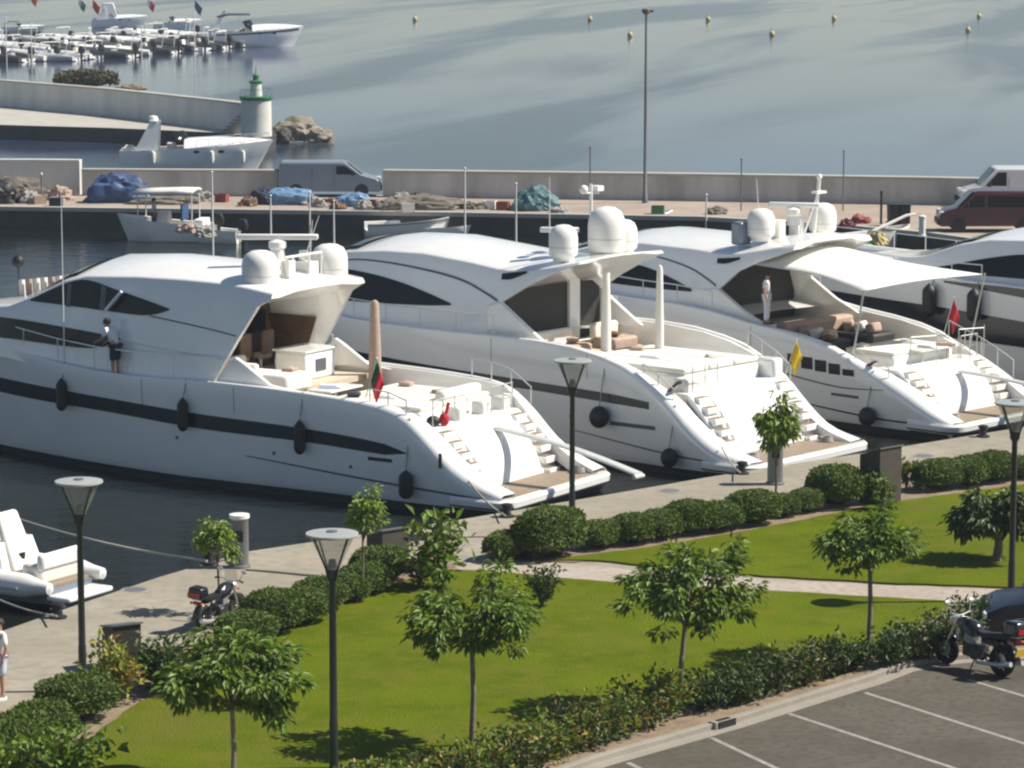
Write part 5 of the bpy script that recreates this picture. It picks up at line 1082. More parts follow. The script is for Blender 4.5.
# ------------------------------------------------------------------ vans on the mole
def van(label, loc, rz, paint, L=4.9, H=1.95, Wd=1.88, cargo=True):
    t = thing('van', label, 'van', loc, rz, 'vans parked on the mole'); k = L/4.9
    prof = [(0, .32), (0, 1.15), (.06, H-.12), (.18, H), (3.05*k, H), (3.25*k, H-.05), (3.95*k, 1.18), (4.65*k, .98), (4.86*k, .82), (4.9*k, .40), (4.8*k, .28)]
    m = MB(); rings = []
    for y, sx, sz in ((-Wd/2, .985, -.06), (-Wd/2+.10, 1, 0), (Wd/2-.10, 1, 0), (Wd/2, .985, -.06)):
        rings.append([((x-2.45*k)*sx+2.45*k, y*(1 - .045*max(0, z-1.1)/.9), z+(sz if z > H-.2 else 0)) for x, z in prof])
    m.loft(rings, True, True, True); b = m.build('body', M[paint], t, smooth=28, bevel=.05)
    wy = lambda z: Wd/2*(1-.045*max(0, z-1.1)/.9)
    for sg in (1, -1):
        m = MB(); m.add([(x, sg*(wy(z)+.012), z) for x, z in ((2.75*k, 1.2), (2.75*k, H-.22), (3.15*k, H-.22), (3.72*k, 1.2))], [(0, 1, 2, 3)]); m.build('side_window', M['glass'], t)
        if not cargo:
            m = MB(); m.add([(x, sg*(wy(z)+.012), z) for x, z in ((.3*k, 1.2), (.36*k, H-.25), (2.6*k, H-.22), (2.6*k, 1.2))], [(0, 1, 2, 3)]); m.build('side_window', M['glass'], t)
        m = MB(); m.box((3.55*k, sg*(Wd/2+.10), 1.28), (.12, .2, .26)); m.build('mirror', M['black'], t, bevel=.03)
        m = MB(); m.box((4.72*k, sg*(Wd/2-.22), .88), (.3, .34, .2)); m.build('headlight', M['headl'], t, bevel=.04); m = MB(); m.box((.0, sg*(Wd/2-.12), 1.05), (.05, .16, .5)); m.build('tail_light', M['taill'], t, bevel=.02)
        for xx in (2.65, 1.6): m = MB(); m.box((xx*k, sg*(wy(1)+.003), 1.0), (.015, .01, 1.2)); m.build('door_seam', M['black'], t)
        for x in (.85*k, 3.95*k):
            w = MB(); w.lathe([(.2, -.10), (.31, -.10), (.33, -.06), (.33, .06), (.31, .10), (.2, .10)], 20, (x, sg*(Wd/2-.10), .33), 0, 'y'); w = w.build('wheel', M['tyre'], t)
            m = MB(); m.lathe([(0, -.07), (.2, -.09), (.2, .09), (0, .07)], 16, (x, sg*(Wd/2-.09), .33), 0, 'y'); m.build('rim', M['greymetal'], w)
            m = MB(); m.lathe([(.36, -.04), (.36, .013)], 20, (x, sg*(Wd/2), .35), 0, 'y') if sg > 0 else m.lathe([(.36, -.013), (.36, .04)], 20, (x, sg*(Wd/2), .35), 0, 'y'); m.build('wheel_arch', M['black'], t)
    m = MB(); m.add([(3.30*k, -.74, H-.07), (3.30*k, .74, H-.07), (3.98*k, .80, 1.20), (3.98*k, -.80, 1.20)], [(0, 1, 2, 3)]); o = m.build('windscreen', M['glass'], t); o.location = (.02, 0, .025)
    m = MB(); m.box((4.84*k, 0, .48), (.2, Wd-.08, .28)); m.box((.0, 0, .48), (.14, Wd-.1, .26)); m.build('bumper', M['black'], t, bevel=.04)
    m = MB(); m.add([(-.012, -.7, 1.2), (-.012, .7, 1.2), (.03, .66, H-.25), (.03, -.66, H-.25)], [(0, 1, 2, 3)]); o = m.build('rear_window', M['glass'], t); o.location.x = -.01
    return t
q = gz(1040, 231, MZ); van('dark red van parked on the mole at the right border', (q.x, q.y, MZ), R(178), 'vanred', 4.85, 1.95, 1.85, False)
q = gz(1062, 208, MZ); van('white van parked on the mole behind the dark red van', (q.x, q.y, MZ), R(180), 'vanwhite', 5.3, 2.1, 1.95)
q = gz(279, 196, MZ); van('silver blue van parked on the mole at the left, behind tarps', (q.x, q.y, MZ), R(2), 'vansilver', 5.4, 1.85, 1.85)

# gear lying on the mole
lump('tarp_heap', 'big dark and light blue tarp heap beside the pale block wall', 'tarp', 117, 202, MZ, (1.6, .9, 1.15), M['blue'], 41, 'covered heaps on the mole')
lump('tarp_heap', 'light blue tarp heap in front of the silver blue van', 'tarp', 290, 204, MZ, (1.4, .8, .7), M['ltblue'], 42, 'covered heaps on the mole')
lump('tarp_heap', 'navy tarp bundle left of the light blue heap', 'tarp', 264, 204, MZ, (.7, .6, .65), M['cdark'], 43, 'covered heaps on the mole')
lump('tarp_heap', 'teal covered heap on the mole left of the middle yacht domes', 'tarp', 534, 210, MZ, (1.15, .8, .95), M['teal'], 44, 'covered heaps on the mole')
lump('tarp_heap', 'pale blue tarp bundle below the van bonnet', 'tarp', 352, 206, MZ, (1.0, .6, .55), M['ltblue'], 45, 'covered heaps on the mole')
lump('net_heap', 'long low heap of tan fishing nets right of the van', 'nets', 425, 209, MZ, (1.9, .8, .6), M['netdark'], 46, 'net heaps on the mole'); lump('net_heap', 'brown net heap above the white rowing boat', 'nets', 392, 210, MZ, (.9, .6, .5), M['netdark'], 47, 'net heaps on the mole')
lump('net_heap', 'low tan net heap along the edge beside the blue tarp', 'nets', 165, 204, MZ, (1.8, .5, .35), M['netdark'], 48, 'net heaps on the mole'); lump('net_heap', 'tan and ochre gear heap against the pale block wall', 'nets', 18, 198, MZ, (1.7, .7, .85), M['netdark'], 49, 'net heaps on the mole'); lump('net_heap', 'dark gear heap at the left border of the mole', 'nets', 2, 203, MZ, (.9, .7, .8), M['black'], 50, 'net heaps on the mole')
def crate(px, py, lab, mt, w=.6, h=.42):
    q = gz(px, py, MZ); t = thing('fish_crate', lab, 'crate', q, rnd.uniform(-.4, .4), 'crates on the mole'); m = MB()
    for sx, sy, wx, wy_ in ((0, -.2, w, .03), (0, .2, w, .03), (-w/2, 0, .03, .43), (w/2, 0, .03, .43)): m.box((sx, sy, h/2), (wx, wy_, h))
    m.box((0, 0, .02), (w, .4, .03)); m.build('crate_box', M[{'red': 'redcrate', 'fgreen': 'greencrate', 'orange': 'tan'}.get(mt, mt)], t); m = MB(); m.box((0, 0, h*.75), (w*.9, .36, h*.3)); m.build('crate_load', M['rope'], t)
for px, py, lab, mt in ((503, 210, 'red crate left of the teal covered heap', 'red'), (490, 209, 'white crate left of the red crate', 'dome'), (658, 214, 'green crate below the tall light mast', 'fgreen'), (372, 208, 'red crate behind the white rowing boat', 'red'), (383, 209, 'white crate right of the rowing boat red crate', 'dome'), (408, 212, 'pale crate on the mole edge right of the rowing boat bow', 'cushion'), (330, 207, 'red crate between the two light blue tarps', 'red'), (40, 204, 'tan crate below the pale block wall', 'orange'), (222, 202, 'red crate behind the fishing boat canopy', 'red'), (56, 206, 'small navy crate beside the block wall post', 'cdark')): crate(px, py, lab, mt)
def mole_post(px, py, h, r, lab, mt, cat='bollard', nm='post'):
    q = gz(px, py, MZ); t = thing(nm, lab, cat, q, 0); m = MB(); m.lathe([(r*1.2, 0), (r*1.2, .06), (r, .08), (r, h)], 12); m.build('shaft', M[mt], t); m = MB(); m.lathe([(r*1.15, h), (r*1.15, h+.08), (0, h+.14)], 12); m.build('cap', M['dome' if mt != 'black' else mt], t)
mole_post(922, 236, .85, .16, 'white service bollard on the mole edge left of the dark red van', 'dome'); mole_post(881, 224, 1.5, .06, 'thin dark post on the mole left of the black bins', 'black'); mole_post(42, 202, 1.4, .05, 'thin grey post in front of the pale block wall', 'greymetal')
for px, py, lab in ((893, 226, 'black wheeled bin on the mole, left of the pair'), (904, 226, 'black wheeled bin on the mole, right of the pair')):
    q = gz(px, py, MZ); t = thing('wheeled_bin', lab, 'bin', q, R(8), 'wheeled bins on the mole'); m = MB(); m.box((0, 0, .55), (.46, .5, .9), 0, 0, 1.12); m.build('bin_body', M['binplastic'], t, bevel=.03); m = MB(); m.box((0, 0, 1.04), (.56, .6, .07)); m.build('bin_lid', M['binplastic'], t, bevel=.02)
    m = MB(); m.lathe([(0, -.27), (.1, -.27), (.1, .27), (0, .27)], 12, (0, .26, .1), 0, 'x'); m.build('wheel', M['tyre'], t)
q = gz(645, 203, MZ); t = thing('light_mast', 'very tall thin grey light mast standing on the mole', 'street lamp', q); m = MB(); m.lathe([(.16, 0), (.14, .4), (.10, .45), (.075, 5), (.05, 9.7)], 10); m.build('mast', M['greymetal'], t); m = MB(); m.lathe([(.06, 9.6), (.22, 9.75), (.22, 9.9), (0, 9.98)], 12); m.box((.22, 0, 9.8), (.3, .2, .12)); m.build('floodlight', M['bark'], t)
for px, h, lab in ((590, 3.2, 'thin pale pole on the mole left of the light mast'), (741, 2.6, 'thin grey pole on the mole right of the light mast'), (843, 3.0, 'thin grey pole on the mole behind the awning yacht mast')):
    q = gz(px, 211, MZ); t = thing('thin_pole', lab, 'pole', q, 0, 'thin poles on the mole'); m = MB(); m.tube([(0, 0, 0), (0, 0, h)], .035, 6); m.build('shaft', M['greymetal'], t); m = MB(); m.ell((0, 0, h), .06, 8, 6); m.build('cap', M['greymetal'], t)

# more clutter along the mole
for px, py, r_, mt, lab in ((322, 207, (.5, .4, .35), 'netw', 'pale net bundle between the two light blue tarps'), (338, 209, (.4, .35, .3), 'interior', 'brown net bundle in front of the van door'), (364, 210, (.5, .4, .4), 'netw', 'pale net bundle just left of the rowing boat crates'), (400, 206, (.6, .5, .55), 'netw', 'pale net heap above the rowing boat bow'), (415, 207, (.5, .4, .5), 'black', 'black net heap right of the pale net heap'), (446, 207, (.7, .4, .4), 'netw', 'pale net heap at the right end of the long tan nets'), (474, 209, (.6, .4, .3), 'netdark', 'small brown heap right of the tall mast pole'), (30, 203, (.6, .4, .45), 'netw', 'pale gear bundle beside the tan crate'), (60, 200, (.7, .5, .55), 'tan', 'tan gear bundle under the block wall end'), (140, 203, (.6, .4, .4), 'ltblue', 'light blue bundle at the right of the big tarp heap'), (205, 201, (.5, .4, .4), 'netw', 'pale bundle behind the fishing boat canopy'), (248, 206, (.5, .4, .35), 'interior', 'brown bundle left of the navy tarp bundle'), (310, 205, (.5, .4, .35), 'netw', 'pale bundle at the right end of the light blue tarp heap'), (560, 213, (.5, .35, .25), 'netw', 'small pale net bundle right of the teal heap'), (716, 214, (.5, .4, .3), 'netdark', 'small brown net bundle right of the light mast'), (860, 223, (.5, .4, .3), 'redcrate', 'faded red net bundle left of the thin dark post')):
    lump('net_bundle', lab, 'nets', px, py, MZ, r_, M[mt], px, 'net bundles on the mole', .45)
for px, py, mt, lab in ((186, 232, 'tan', 'tan gear heap on the fishing boat deck'), (205, 236, 'netw', 'pale net heap on the fishing boat stern')):
    lump('net_bundle', lab, 'nets', px, py, .85, (.45, .4, .35), M[mt], px, None, .45)
# ------------------------------------------------------------------ plants
def leaf_quads(items):
    """items: position, direction, normal, length, width -> folded leaf blades"""
    vs = []; fs = []
    for p, d, n, l, w in items:
        d = d.normalized(); sdv = d.cross(n)
        if sdv.length < 1e-4: sdv = d.orthogonal()
        sdv.normalize(); up = sdv.cross(d); b = len(vs)
        vs += [p, p + d*l*.5 + sdv*w*.5 + up*l*.06, p + d*l - up*l*.16, p + d*l*.5 - sdv*w*.5 + up*l*.06]
        fs += [(b, b+1, b+2), (b, b+2, b+3)]
    m = MB(); m.v = [tuple(v) for v in vs]; m.f = fs; m.m = [0]*len(fs); return m
def rdir(r):
    while True:
        v = Vector((r.uniform(-1, 1), r.uniform(-1, 1), r.uniform(-1, 1)))
        if .05 < v.length < 1: return v.normalized()
def tree(label, base, ht, cw, chh, leafm='leaf', seed=1, ll=.34, nb=9, per=22, twigs=3, group=None, name='young_tree', r0=.055, droop=.6, lean=(0, 0), offs=(0, 0)):
    """trunk and limbs as one tapering mesh, crown of leaves whorled round the twig ends; ht trunk height, cw crown radius, chh crown height"""
    r = random.Random(seed); t = thing(name, label, 'tree', (base.x, base.y, LAND + .03), 0, group)
    m = MB(); top = Vector((lean[0], lean[1], ht)); mid = Vector((lean[0]*.35 + .03, lean[1]*.3 - .02, ht*.5))
    m.tube([(0, 0, -.1), (0.0, 0, .08), mid, top], [r0*1.5, r0*1.1, r0*.9, r0*.75], 8); items = []
    ends = []
    for i in range(nb):
        a = i*2.399 + r.uniform(-.4, .4); rr = cw*math.sqrt((i+.6)/nb)*r.uniform(.78, 1.12); hz = chh*(1 - .55*(rr/cw)**2)*r.uniform(.45, .98)
        e = top + Vector((math.cos(a)*rr + offs[0]*hz, math.sin(a)*rr + offs[1]*hz, hz)); s0 = top.lerp(mid, r.uniform(0, .25))
        c = s0.lerp(e, .5) + Vector((0, 0, -.08*chh)) + rdir(r)*.06
        m.tube([s0, c, e], [r0*.55, r0*.36, r0*.15], 5); ends.append(e)
        for k in range(twigs):
            tw = c.lerp(e, r.uniform(.2, 1)); o = (rdir(r) + Vector((math.cos(a)*.5, math.sin(a)*.5, .1))).normalized()*cw*r.uniform(.18, .36); m.tube([tw, tw+o*.5+Vector((0, 0, .03)), tw+o], [r0*.2, r0*.14, r0*.08], 4); ends.append(tw+o)
    for e in ends:
        n = int(per*r.uniform(.6, 1.3))
        for k in range(n):
            o = rdir(r); o.z = o.z*.6; q = e + o*ll*r.uniform(.05, 1.25); out = (q - top - Vector((0, 0, chh*.35))); out.z *= .4
            d = (o*.9 + out.normalized()*.5 + Vector((0, 0, -droop*r.uniform(.2, 1.3)))); items.append((q, d, Vector((0, 0, 1)) + rdir(r)*.5, ll*r.uniform(.6, 1.15), ll*r.uniform(.34, .5)))
    m.build('trunk', M['bark'], t, smooth=60); leaf_quads(items).build('crown', M[leafm], t, smooth=0, fix=False); return t

G1 = 'young broad leaved trees on the lawn'
tree('broad leaved tree in the left foreground in front of the yellowish bush', gz(233, 800), 1.75, 1.3, 1.45, 'leaf', 3, .20, 15, 46, 5, G1, r0=.05, offs=(.05, 0))
tree('broad leaved tree on the lawn between the near lamp post and the lone shrub', gz(472, 748), 2.0, 1.22, 1.4, 'leaf', 8, .19, 14, 42, 5, G1)
tree('broad leaved tree beside the parking hedge in the middle of the lawn edge', gz(681, 712), 1.85, 1.30, 1.45, 'leaf', 15, .19, 14, 42, 5, G1, lean=(-.08, 0), offs=(-.18, 0)).rotation_euler.z = math.pi
tree('broad leaved tree behind the parking bay near the black motorcycle', gz(868, 663), 2.25, 1.18, .85, 'leaf', 22, .18, 13, 38, 5, G1)
G2 = 'slim young trees along the quay'
tree('slim light green young tree behind the quay motorcycle', gz(218, 612), 1.15, .42, 1.0, 'leafy', 31, .15, 8, 26, 4, G2, 'slim_tree', .03, .9)
tree('slim light green young tree in front of the left yacht stern', gz(361, 603), 1.5, .42, 1.3, 'leafy', 37, .15, 8, 24, 4, G2, 'slim_tree', .03, .8, (.05, 0), (.15, 0))
t = tree('slim tree with fringed weeping foliage before the middle yacht platform', gz(775, 507), 1.35, .42, 1.75, 'leafy', 44, .24, 9, 36, 3, G2, 'slim_tree', .035, 1.8)

def bush(rx, ry, rz, seed, n=3600, ll=.06, leafm='hedge', power=3.0):
    """clipped shrub: twiggy core and a skin of small leaves at uneven depth"""
    r = random.Random(seed); items = []
    from mathutils import noise
    for i in range(n):
        u = 1 - (i+.5)/n*1.35
        if u < -.6: continue
        a = i*2.39996; q = math.sqrt(max(0, 1-u*u)); d = Vector((q*math.cos(a), q*math.sin(a), u)); s_ = (abs(d.x)**power + abs(d.y)**power + abs(d.z)**power)**(-1/power)
        k = s_*(1 + .14*noise.noise(d*2.0 + Vector((seed, 0, 0))) + r.uniform(-.07, .03)); p = Vector((d.x*rx*k, d.y*ry*k, rz + d.z*rz*k)); p.z = max(p.z, .02)
        items.append((p, (d*.7 + rdir(r)).normalized(), rdir(r) + d, ll*r.uniform(.7, 1.4), ll*r.uniform(.5, .8)))
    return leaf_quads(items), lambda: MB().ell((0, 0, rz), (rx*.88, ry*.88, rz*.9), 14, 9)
protos = []
def make_bush(label, base, seed, rx=.5, ry=.45, rz=.37, group='clipped round bushes along the quay', **k):
    t = thing('clipped_bush', label, 'bush', (base.x, base.y, LAND), 0, group); lv, core = bush(rx, ry, rz, seed, **k)
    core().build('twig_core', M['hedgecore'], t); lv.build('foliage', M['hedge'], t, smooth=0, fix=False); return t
ROWA = [(12, 770, 62), (40, 752, 54), (76, 724, 58), (245, 648, 46), (272, 637, 48), (297, 627, 46), (320, 614, 40), (344, 605, 40), (364, 598, 44), (382, 584, 48), (158, 690, 44)]
ROWB = [(507, 561, 38), (550, 559, 62), (598, 550, 38), (632, 546, 38), (660, 541, 40), (690, 536, 40), (716, 533, 42), (754, 527, 46), (782, 519, 30), (806, 514, 30), (836, 508, 50), (940, 492, 38), (970, 488, 34), (994, 484, 34), (1021, 480, 32)]
wa = ['first', 'second', 'third', 'fourth', 'fifth', 'sixth', 'seventh', 'eighth', 'ninth', 'tenth', 'eleventh', 'twelfth', 'thirteenth', 'fourteenth', 'fifteenth']
labA = ['clipped bush at the lower left corner of the photograph', 'clipped bush between the corner bush and the left lamp post', 'clipped bush at the foot of the left lamp post'] + ['clipped bush, %s going right from the quay motorcycle' % wa[i] for i in range(7)] + ['dark bush between the yellowish bush and the left foreground tree']
labB = ['small clipped bush at the left end of the right hedge row', 'biggest clipped bush, wrapped round a dark box at the path corner'] + ['clipped bush, %s going right from the middle lamp post' % wa[i] for i in range(9)] + ['clipped bush, %s going right from the dark box behind the lawn' % wa[i] for i in range(4)]
for i in range(4): protos.append(make_bush('proto', Vector((0, 0, 0)), 60+i))
used = [False]*4
for j, (row, labs) in enumerate(((ROWA, labA), (ROWB, labB))):
    for i, ((px, py, w), lab) in enumerate(zip(row, labs)):
        b = gz(px, py); sc = 1.12*w/((py+100)/15.5)/1.0; v = (i*3+j) % 4; rz = R(41) + rnd.choice([0, math.pi]) + rnd.uniform(-.3, .3)
        if lab.startswith('biggest'): scl = (sc*1.1, sc*.85, sc*.95)
        else: scl = (sc*rnd.uniform(1.0, 1.25), sc*rnd.uniform(.9, 1.1), sc*rnd.uniform(.82, 1.12))
        if not used[v]: used[v] = True; o = protos[v]; o.location = (b.x, b.y+.25, LAND); o.scale = scl; o['label'] = lab; o.rotation_euler = (0, 0, rz)
        else: dup(protos[v], None, (b.x, b.y+.25, LAND), rz, lab, scl)

def shrub(label, base, w, h, seed, leafm='leafd', n=520, ll=.16, extra=None, name='leafy_shrub', group=None, up=.5, ne=60, cat='shrub', stems=9):
    """loose shrub: stems fanning from the ground with leaves along them"""
    r = random.Random(seed); t = thing(name, label, cat, (base.x, base.y, LAND + .02), 0, group); m = MB(); items = []; it2 = []; tips = []
    for i in range(stems):
        a = i*2.399 + r.uniform(-.3, .3); q = math.sqrt((i+.5)/stems); e = Vector((math.cos(a)*w*q*.85, math.sin(a)*w*q*.7, h*r.uniform(.62, 1.0)*(1-.25*q*q))); c = Vector((e.x*.35, e.y*.35, e.z*.55)); m.tube([(0, 0, 0), c, e], [.02, .014, .006], 4); tips.append((c, e))
    for i in range(n):
        c, e = r.choice(tips); f = r.uniform(-.4, 1.05); q = c.lerp(e, f) + rdir(r)*w*.30; q.z = max(q.z, .03); d = rdir(r) + Vector((0, 0, up)) + Vector((q.x, q.y, 0)).normalized()*.6; (it2 if extra and i < ne else items).append((q, d, rdir(r) + Vector((0, 0, 1)), ll*r.uniform(.6, 1.2), ll*r.uniform(.35, .6)))
    m.build('stems', M['bark'], t, smooth=60); leaf_quads(items).build('foliage', M[leafm], t, smooth=0, fix=False)
    if extra: leaf_quads(it2).build('blossoms' if 'petal' in extra else 'yellowed_leaves', M[extra], t, smooth=0, fix=False)
    return t
shrub('yellowish leafy bush at the foot of the left lamp post', gz(112, 706), .72, 1.2, 71, 'leafy', 560, .20, 'yleaf', ne=330)
shrub('dark green hibiscus bush beside the brown service box', gz(165, 694), .85, 1.15, 72, 'leafd', 700, .18)
shrub('leafy bush at the lower left border below the clipped bushes', gz(58, 790), 1.15, 1.15, 73, 'leaf', 800, .22); shrub('pale leafy shrub in the lower left corner', gz(8, 782), .7, .75, 74, 'leafy', 400, .2)
shrub('tall frangipani bush with pale leaves beside the dark box', gz(436, 590), .85, 1.95, 75, 'leaf', 300, .30, 'leafy', ne=110, stems=14); shrub('low bush with pink flowers under the frangipani', gz(419, 588), .42, .75, 76, 'leafd', 260, .14, 'pink', ne=60)
shrub('small dark shrub standing alone on the lawn', gz(542, 609), .55, .98, 77, 'leafd', 560, .13, stems=12); shrub('yellow leaved shrub right of the dark box behind the lawn', gz(906, 490), .36, .95, 78, 'leaf', 240, .18, 'yleaf', ne=90); shrub('low shrub with white blossoms near the box behind the lawn', gz(918, 492), .3, .55, 79, 'leafd', 120, .14, 'wpetal', ne=40)
HED = [(372, 792, .8, .8), (405, 785, .8, .75), (440, 778, .85, .8), (478, 768, .85, .85), (512, 760, .9, .85), (545, 748, .9, .9), (578, 737, .9, .95), (610, 727, .9, .95), (640, 716, .85, 1.05), (663, 706, .75, 1.15), (706, 697, .75, .95), (735, 692, .85, 1.0), (766, 683, .85, 1.05), (797, 674, .85, 1.05), (826, 665, .8, 1.05), (890, 656, .75, 1.1), (918, 650, .8, 1.15), (948, 640, .8, 1.25), (972, 624, .7, 1.2), (848, 660, .6, .85)]
for i, (px, py, w, h) in enumerate(HED):
    lab = ('hedge shrub with yellowed leaves, %d%s along the parking kerb from the left border' % (i+1, {1: 'st', 2: 'nd', 3: 'rd'}.get(i+1, 'th'))) if i < 10 else ('dark hedge shrub, %d%s along the parking kerb counting from the middle lawn tree' % (i-9, {1: 'st', 2: 'nd', 3: 'rd'}.get(i-9, 'th')))
    lab = lab.replace('20th', 'last')
    shrub(lab, gz(px, py+13), w*1.0, h*.80, 100+i, 'leaf' if i < 10 and i % 2 else 'leafd', 760, .14, 'yleaf' if i < 10 or i == 13 else None, group='hedge shrubs along the parking lot', ne=170)

tree('small dark spreading tree with thick short trunk left of the right lamp post', gz(997, 562), .75, .95, 1.0, 'leafd', 51, .24, 13, 40, 4, None, 'small_tree', .11, .9)
q = gz(86, 88, 1.95); t = thing('wall_bush', 'dry olive bush growing over the far pier wall', 'bush', q); lv, core = bush(2.3, 1.0, .62, 91, n=1500, ll=.28)
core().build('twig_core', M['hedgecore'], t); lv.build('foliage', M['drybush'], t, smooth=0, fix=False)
o = lump('wall_bush', 'small brown dry bush on the pier wall right of the olive bush', 'bush', 132, 90, 2.5, (1.0, .6, .35), M['soil'], 92, None, .4)

# ------------------------------------------------------------------ lamp posts
def lamp(label, base, H=4.3):
    t = thing('lamp_post', label, 'street lamp', (base.x, base.y, LAND), R(20), 'flared lamp posts on the promenade')
    m = MB(); m.lathe([(.15, 0), (.15, .04), (.085, .08), (.08, .9), (.072, .95), (.062, H-.85), (.08, H-.82), (.06, H-.78)], 14); m.build('pole', M['lamp'], t)
    m = MB(); m.lathe([(.22, 0), (.22, .03), (.12, .035)], 16); m.build('base_plate', M['lamp'], t)
    hd = MB(); hd.lathe([(.06, H-.82), (.11, H-.78), (.115, H-.62), (.09, H-.6), (.06, H-.45), (0, H-.44)], 14); hd = hd.build('lamp_head', M['lamp'], t)
    for k in range(4):
        a = k*math.pi/2 + .4; m = MB(); m.tube([(.09*math.cos(a), .09*math.sin(a), H-.82), (.15*math.cos(a), .15*math.sin(a), H-.6), (.42*math.cos(a), .42*math.sin(a), H-.02)], .018, 6); m.build('rib', M['lamp'], hd)
    m = MB(); m.lathe([(.125, H-.62), (.40, H-.03)], 24); o = m.build('glass_cone', M['lampglass'], hd, smooth=60)
    m = MB(); m.lathe([(.0, H-.03), (.45, H-.02), (.475, H+.0), (.47, H+.03), (.2, H+.05), (.0, H+.055)], 28); c = m.build('lamp_cap', M['lampcap'], hd)
    m = MB(); m.lathe([(.10, H+.05), (.10, H+.075), (.0, H+.08)], 14); m.build('cap_vent', M['greymetal'], c); return t
LP = [('dark lamp post with flared glass head at the left edge of the quay', (83, 691), 4.2), ('nearest dark lamp post with flared glass head, cut by the lower border', (334, 771), 4.33), ('dark lamp post with flared glass head before the middle yacht', (572, 536), 4.35), ('dark lamp post with flared glass head at the right border', (1011, 603), 4.5)]
for lab, (px, py), h in LP: lamp(lab, gz(px, py), h)

# ------------------------------------------------------------------ quay furniture
def service_box(label, base, w=.75, d=.5, h=1.0, rz=0):
    t = thing('service_box', label, 'utility box', (base.x, base.y, LAND), rz, 'wooden service boxes along the quay')
    m = MB(); m.prism([(-d/2, 0), (d/2, 0), (d/2, h), (-d/2, h*.86)], -w/2, w/2); m.build('cabinet', M['wood'], t, bevel=.015)
    m = MB(); m.prism([(-d/2-.04, h*.86+.003), (d/2+.04, h+.008), (d/2+.04, h+.05), (-d/2-.04, h*.86+.045)], -w/2-.03, w/2+.03); m.build('sloped_lid', M['greymetal'], t)
    m = MB(); m.box((-d/2-.012, 0, h*.42), (.02, w*.8, h*.66)); dr = m.build('box_door', M['interior'], t); m = MB(); m.box((-d/2-.03, w*.3, h*.45), (.02, .03, .1)); m.build('handle', M['chrome'], dr); return t
service_box('brown wooden service box with sloped lid beside the yellowish bush', gz(122, 668), .62, .62, .95, R(-62)); service_box('dark service box on the quay between the slim tree and the frangipani', gz(388, 572), .8, .6, 1.05, R(-50)); service_box('dark service box sunk in the biggest clipped bush', gz(539, 556), .95, .6, 1.1, R(-50)); service_box('dark wooden service box behind the right lawn', gz(880, 503), .85, .7, 1.5, R(-48))
def pedestal(label, base, h=1.3):
    t = thing('power_pedestal', label, 'power pedestal', (base.x, base.y, LAND), 0, 'grey power pedestals at the quay edge')
    m = MB(); m.lathe([(.26, 0), (.26, .05), (.21, .07), (.21, h-.14), (.22, h-.12)], 18); m.build('column', M['greymetal'], t); m = MB(); m.lathe([(.22, h-.12), (.24, h-.1), (.24, h-.02), (.0, h)], 18); m.build('light_cap', M['dome'], t)
    m = MB(); m.box((.0, -.21, h*.6), (.2, .04, .25)); m.build('socket_panel', M['black'], t)
pedestal('grey cylinder power pedestal with white cap behind the slim quay tree', gz(240, 567), 1.28); pedestal('grey cylinder power pedestal behind the weeping slim tree', gz(775, 484), 1.45)
shrub('leafy climber growing over the front of the dark box behind the lawn', gz(880, 511), .42, 1.05, 88, 'leafy', 420, .14, 'leafd', ne=200)
def cleat(label, base, rz):
    t = thing('mooring_bollard', label, 'bollard', (base.x, base.y, LAND), rz, 'mooring bollards on the quay edge'); m = MB(); m.lathe([(.2, 0), (.2, .04), (.11, .07), (.09, .22), (.15, .30), (.14, .34), (0, .37)], 14); m.build('bollard_post', M['black'], t); m = MB(); m.tube([(-.2, 0, .22), (.2, 0, .22)], .04, 8); m.build('cross_bar', M['black'], t)
BO = [('black mooring bollard with rope at the kink of the quay', (209, 564)), ('black mooring bollard below the left yacht platform', (507, 517)), ('black mooring bollard at the tender', (58, 618)), ('black mooring bollard below the awning yacht', (983, 437)), ('black mooring bollard at the middle yacht corner', (742, 474))]
for lab, p in BO: cleat(lab, gz(*p), R(40))
def rope(label, pts, r=.035):
    t = MB(); t.tube(pts, r, 6); o = t.build('mooring_rope', M['rope'], None, smooth=60); tag(o, label, 'rope', 'mooring ropes'); return o
def sag(a, b, s_, n=12): return [a.lerp(b, k/n) - Vector((0, 0, s_*4*(k/n)*(1-k/n))) for k in range(n+1)]
rope('mooring rope stretched low over the water from the kink of the quay to the left', sag(gz(-60, 490, .9), gz(207, 561, 1.2), .25)); rope('slack rope from the white tender to its quay bollard', sag(gz(-20, 590, .55), gz(57, 616, 1.25), .1), .025)
rope('mooring rope lying on the quay right of the grey pedestal', [gz(246, 569, LAND+.03), gz(280, 572, LAND+.03), gz(320, 576, LAND+.03)], .03)
rope('mooring rope from the left yacht quarter to the quay below it', sag(Y1.w(1.2, 2.75, 1.0), gz(506, 516, 1.2), .1), .022)
rope('mooring rope from the middle yacht corner to the quay', sag(Y2.w(1.2, 2.8, 1.0), gz(741, 473, 1.25), .1), .022)

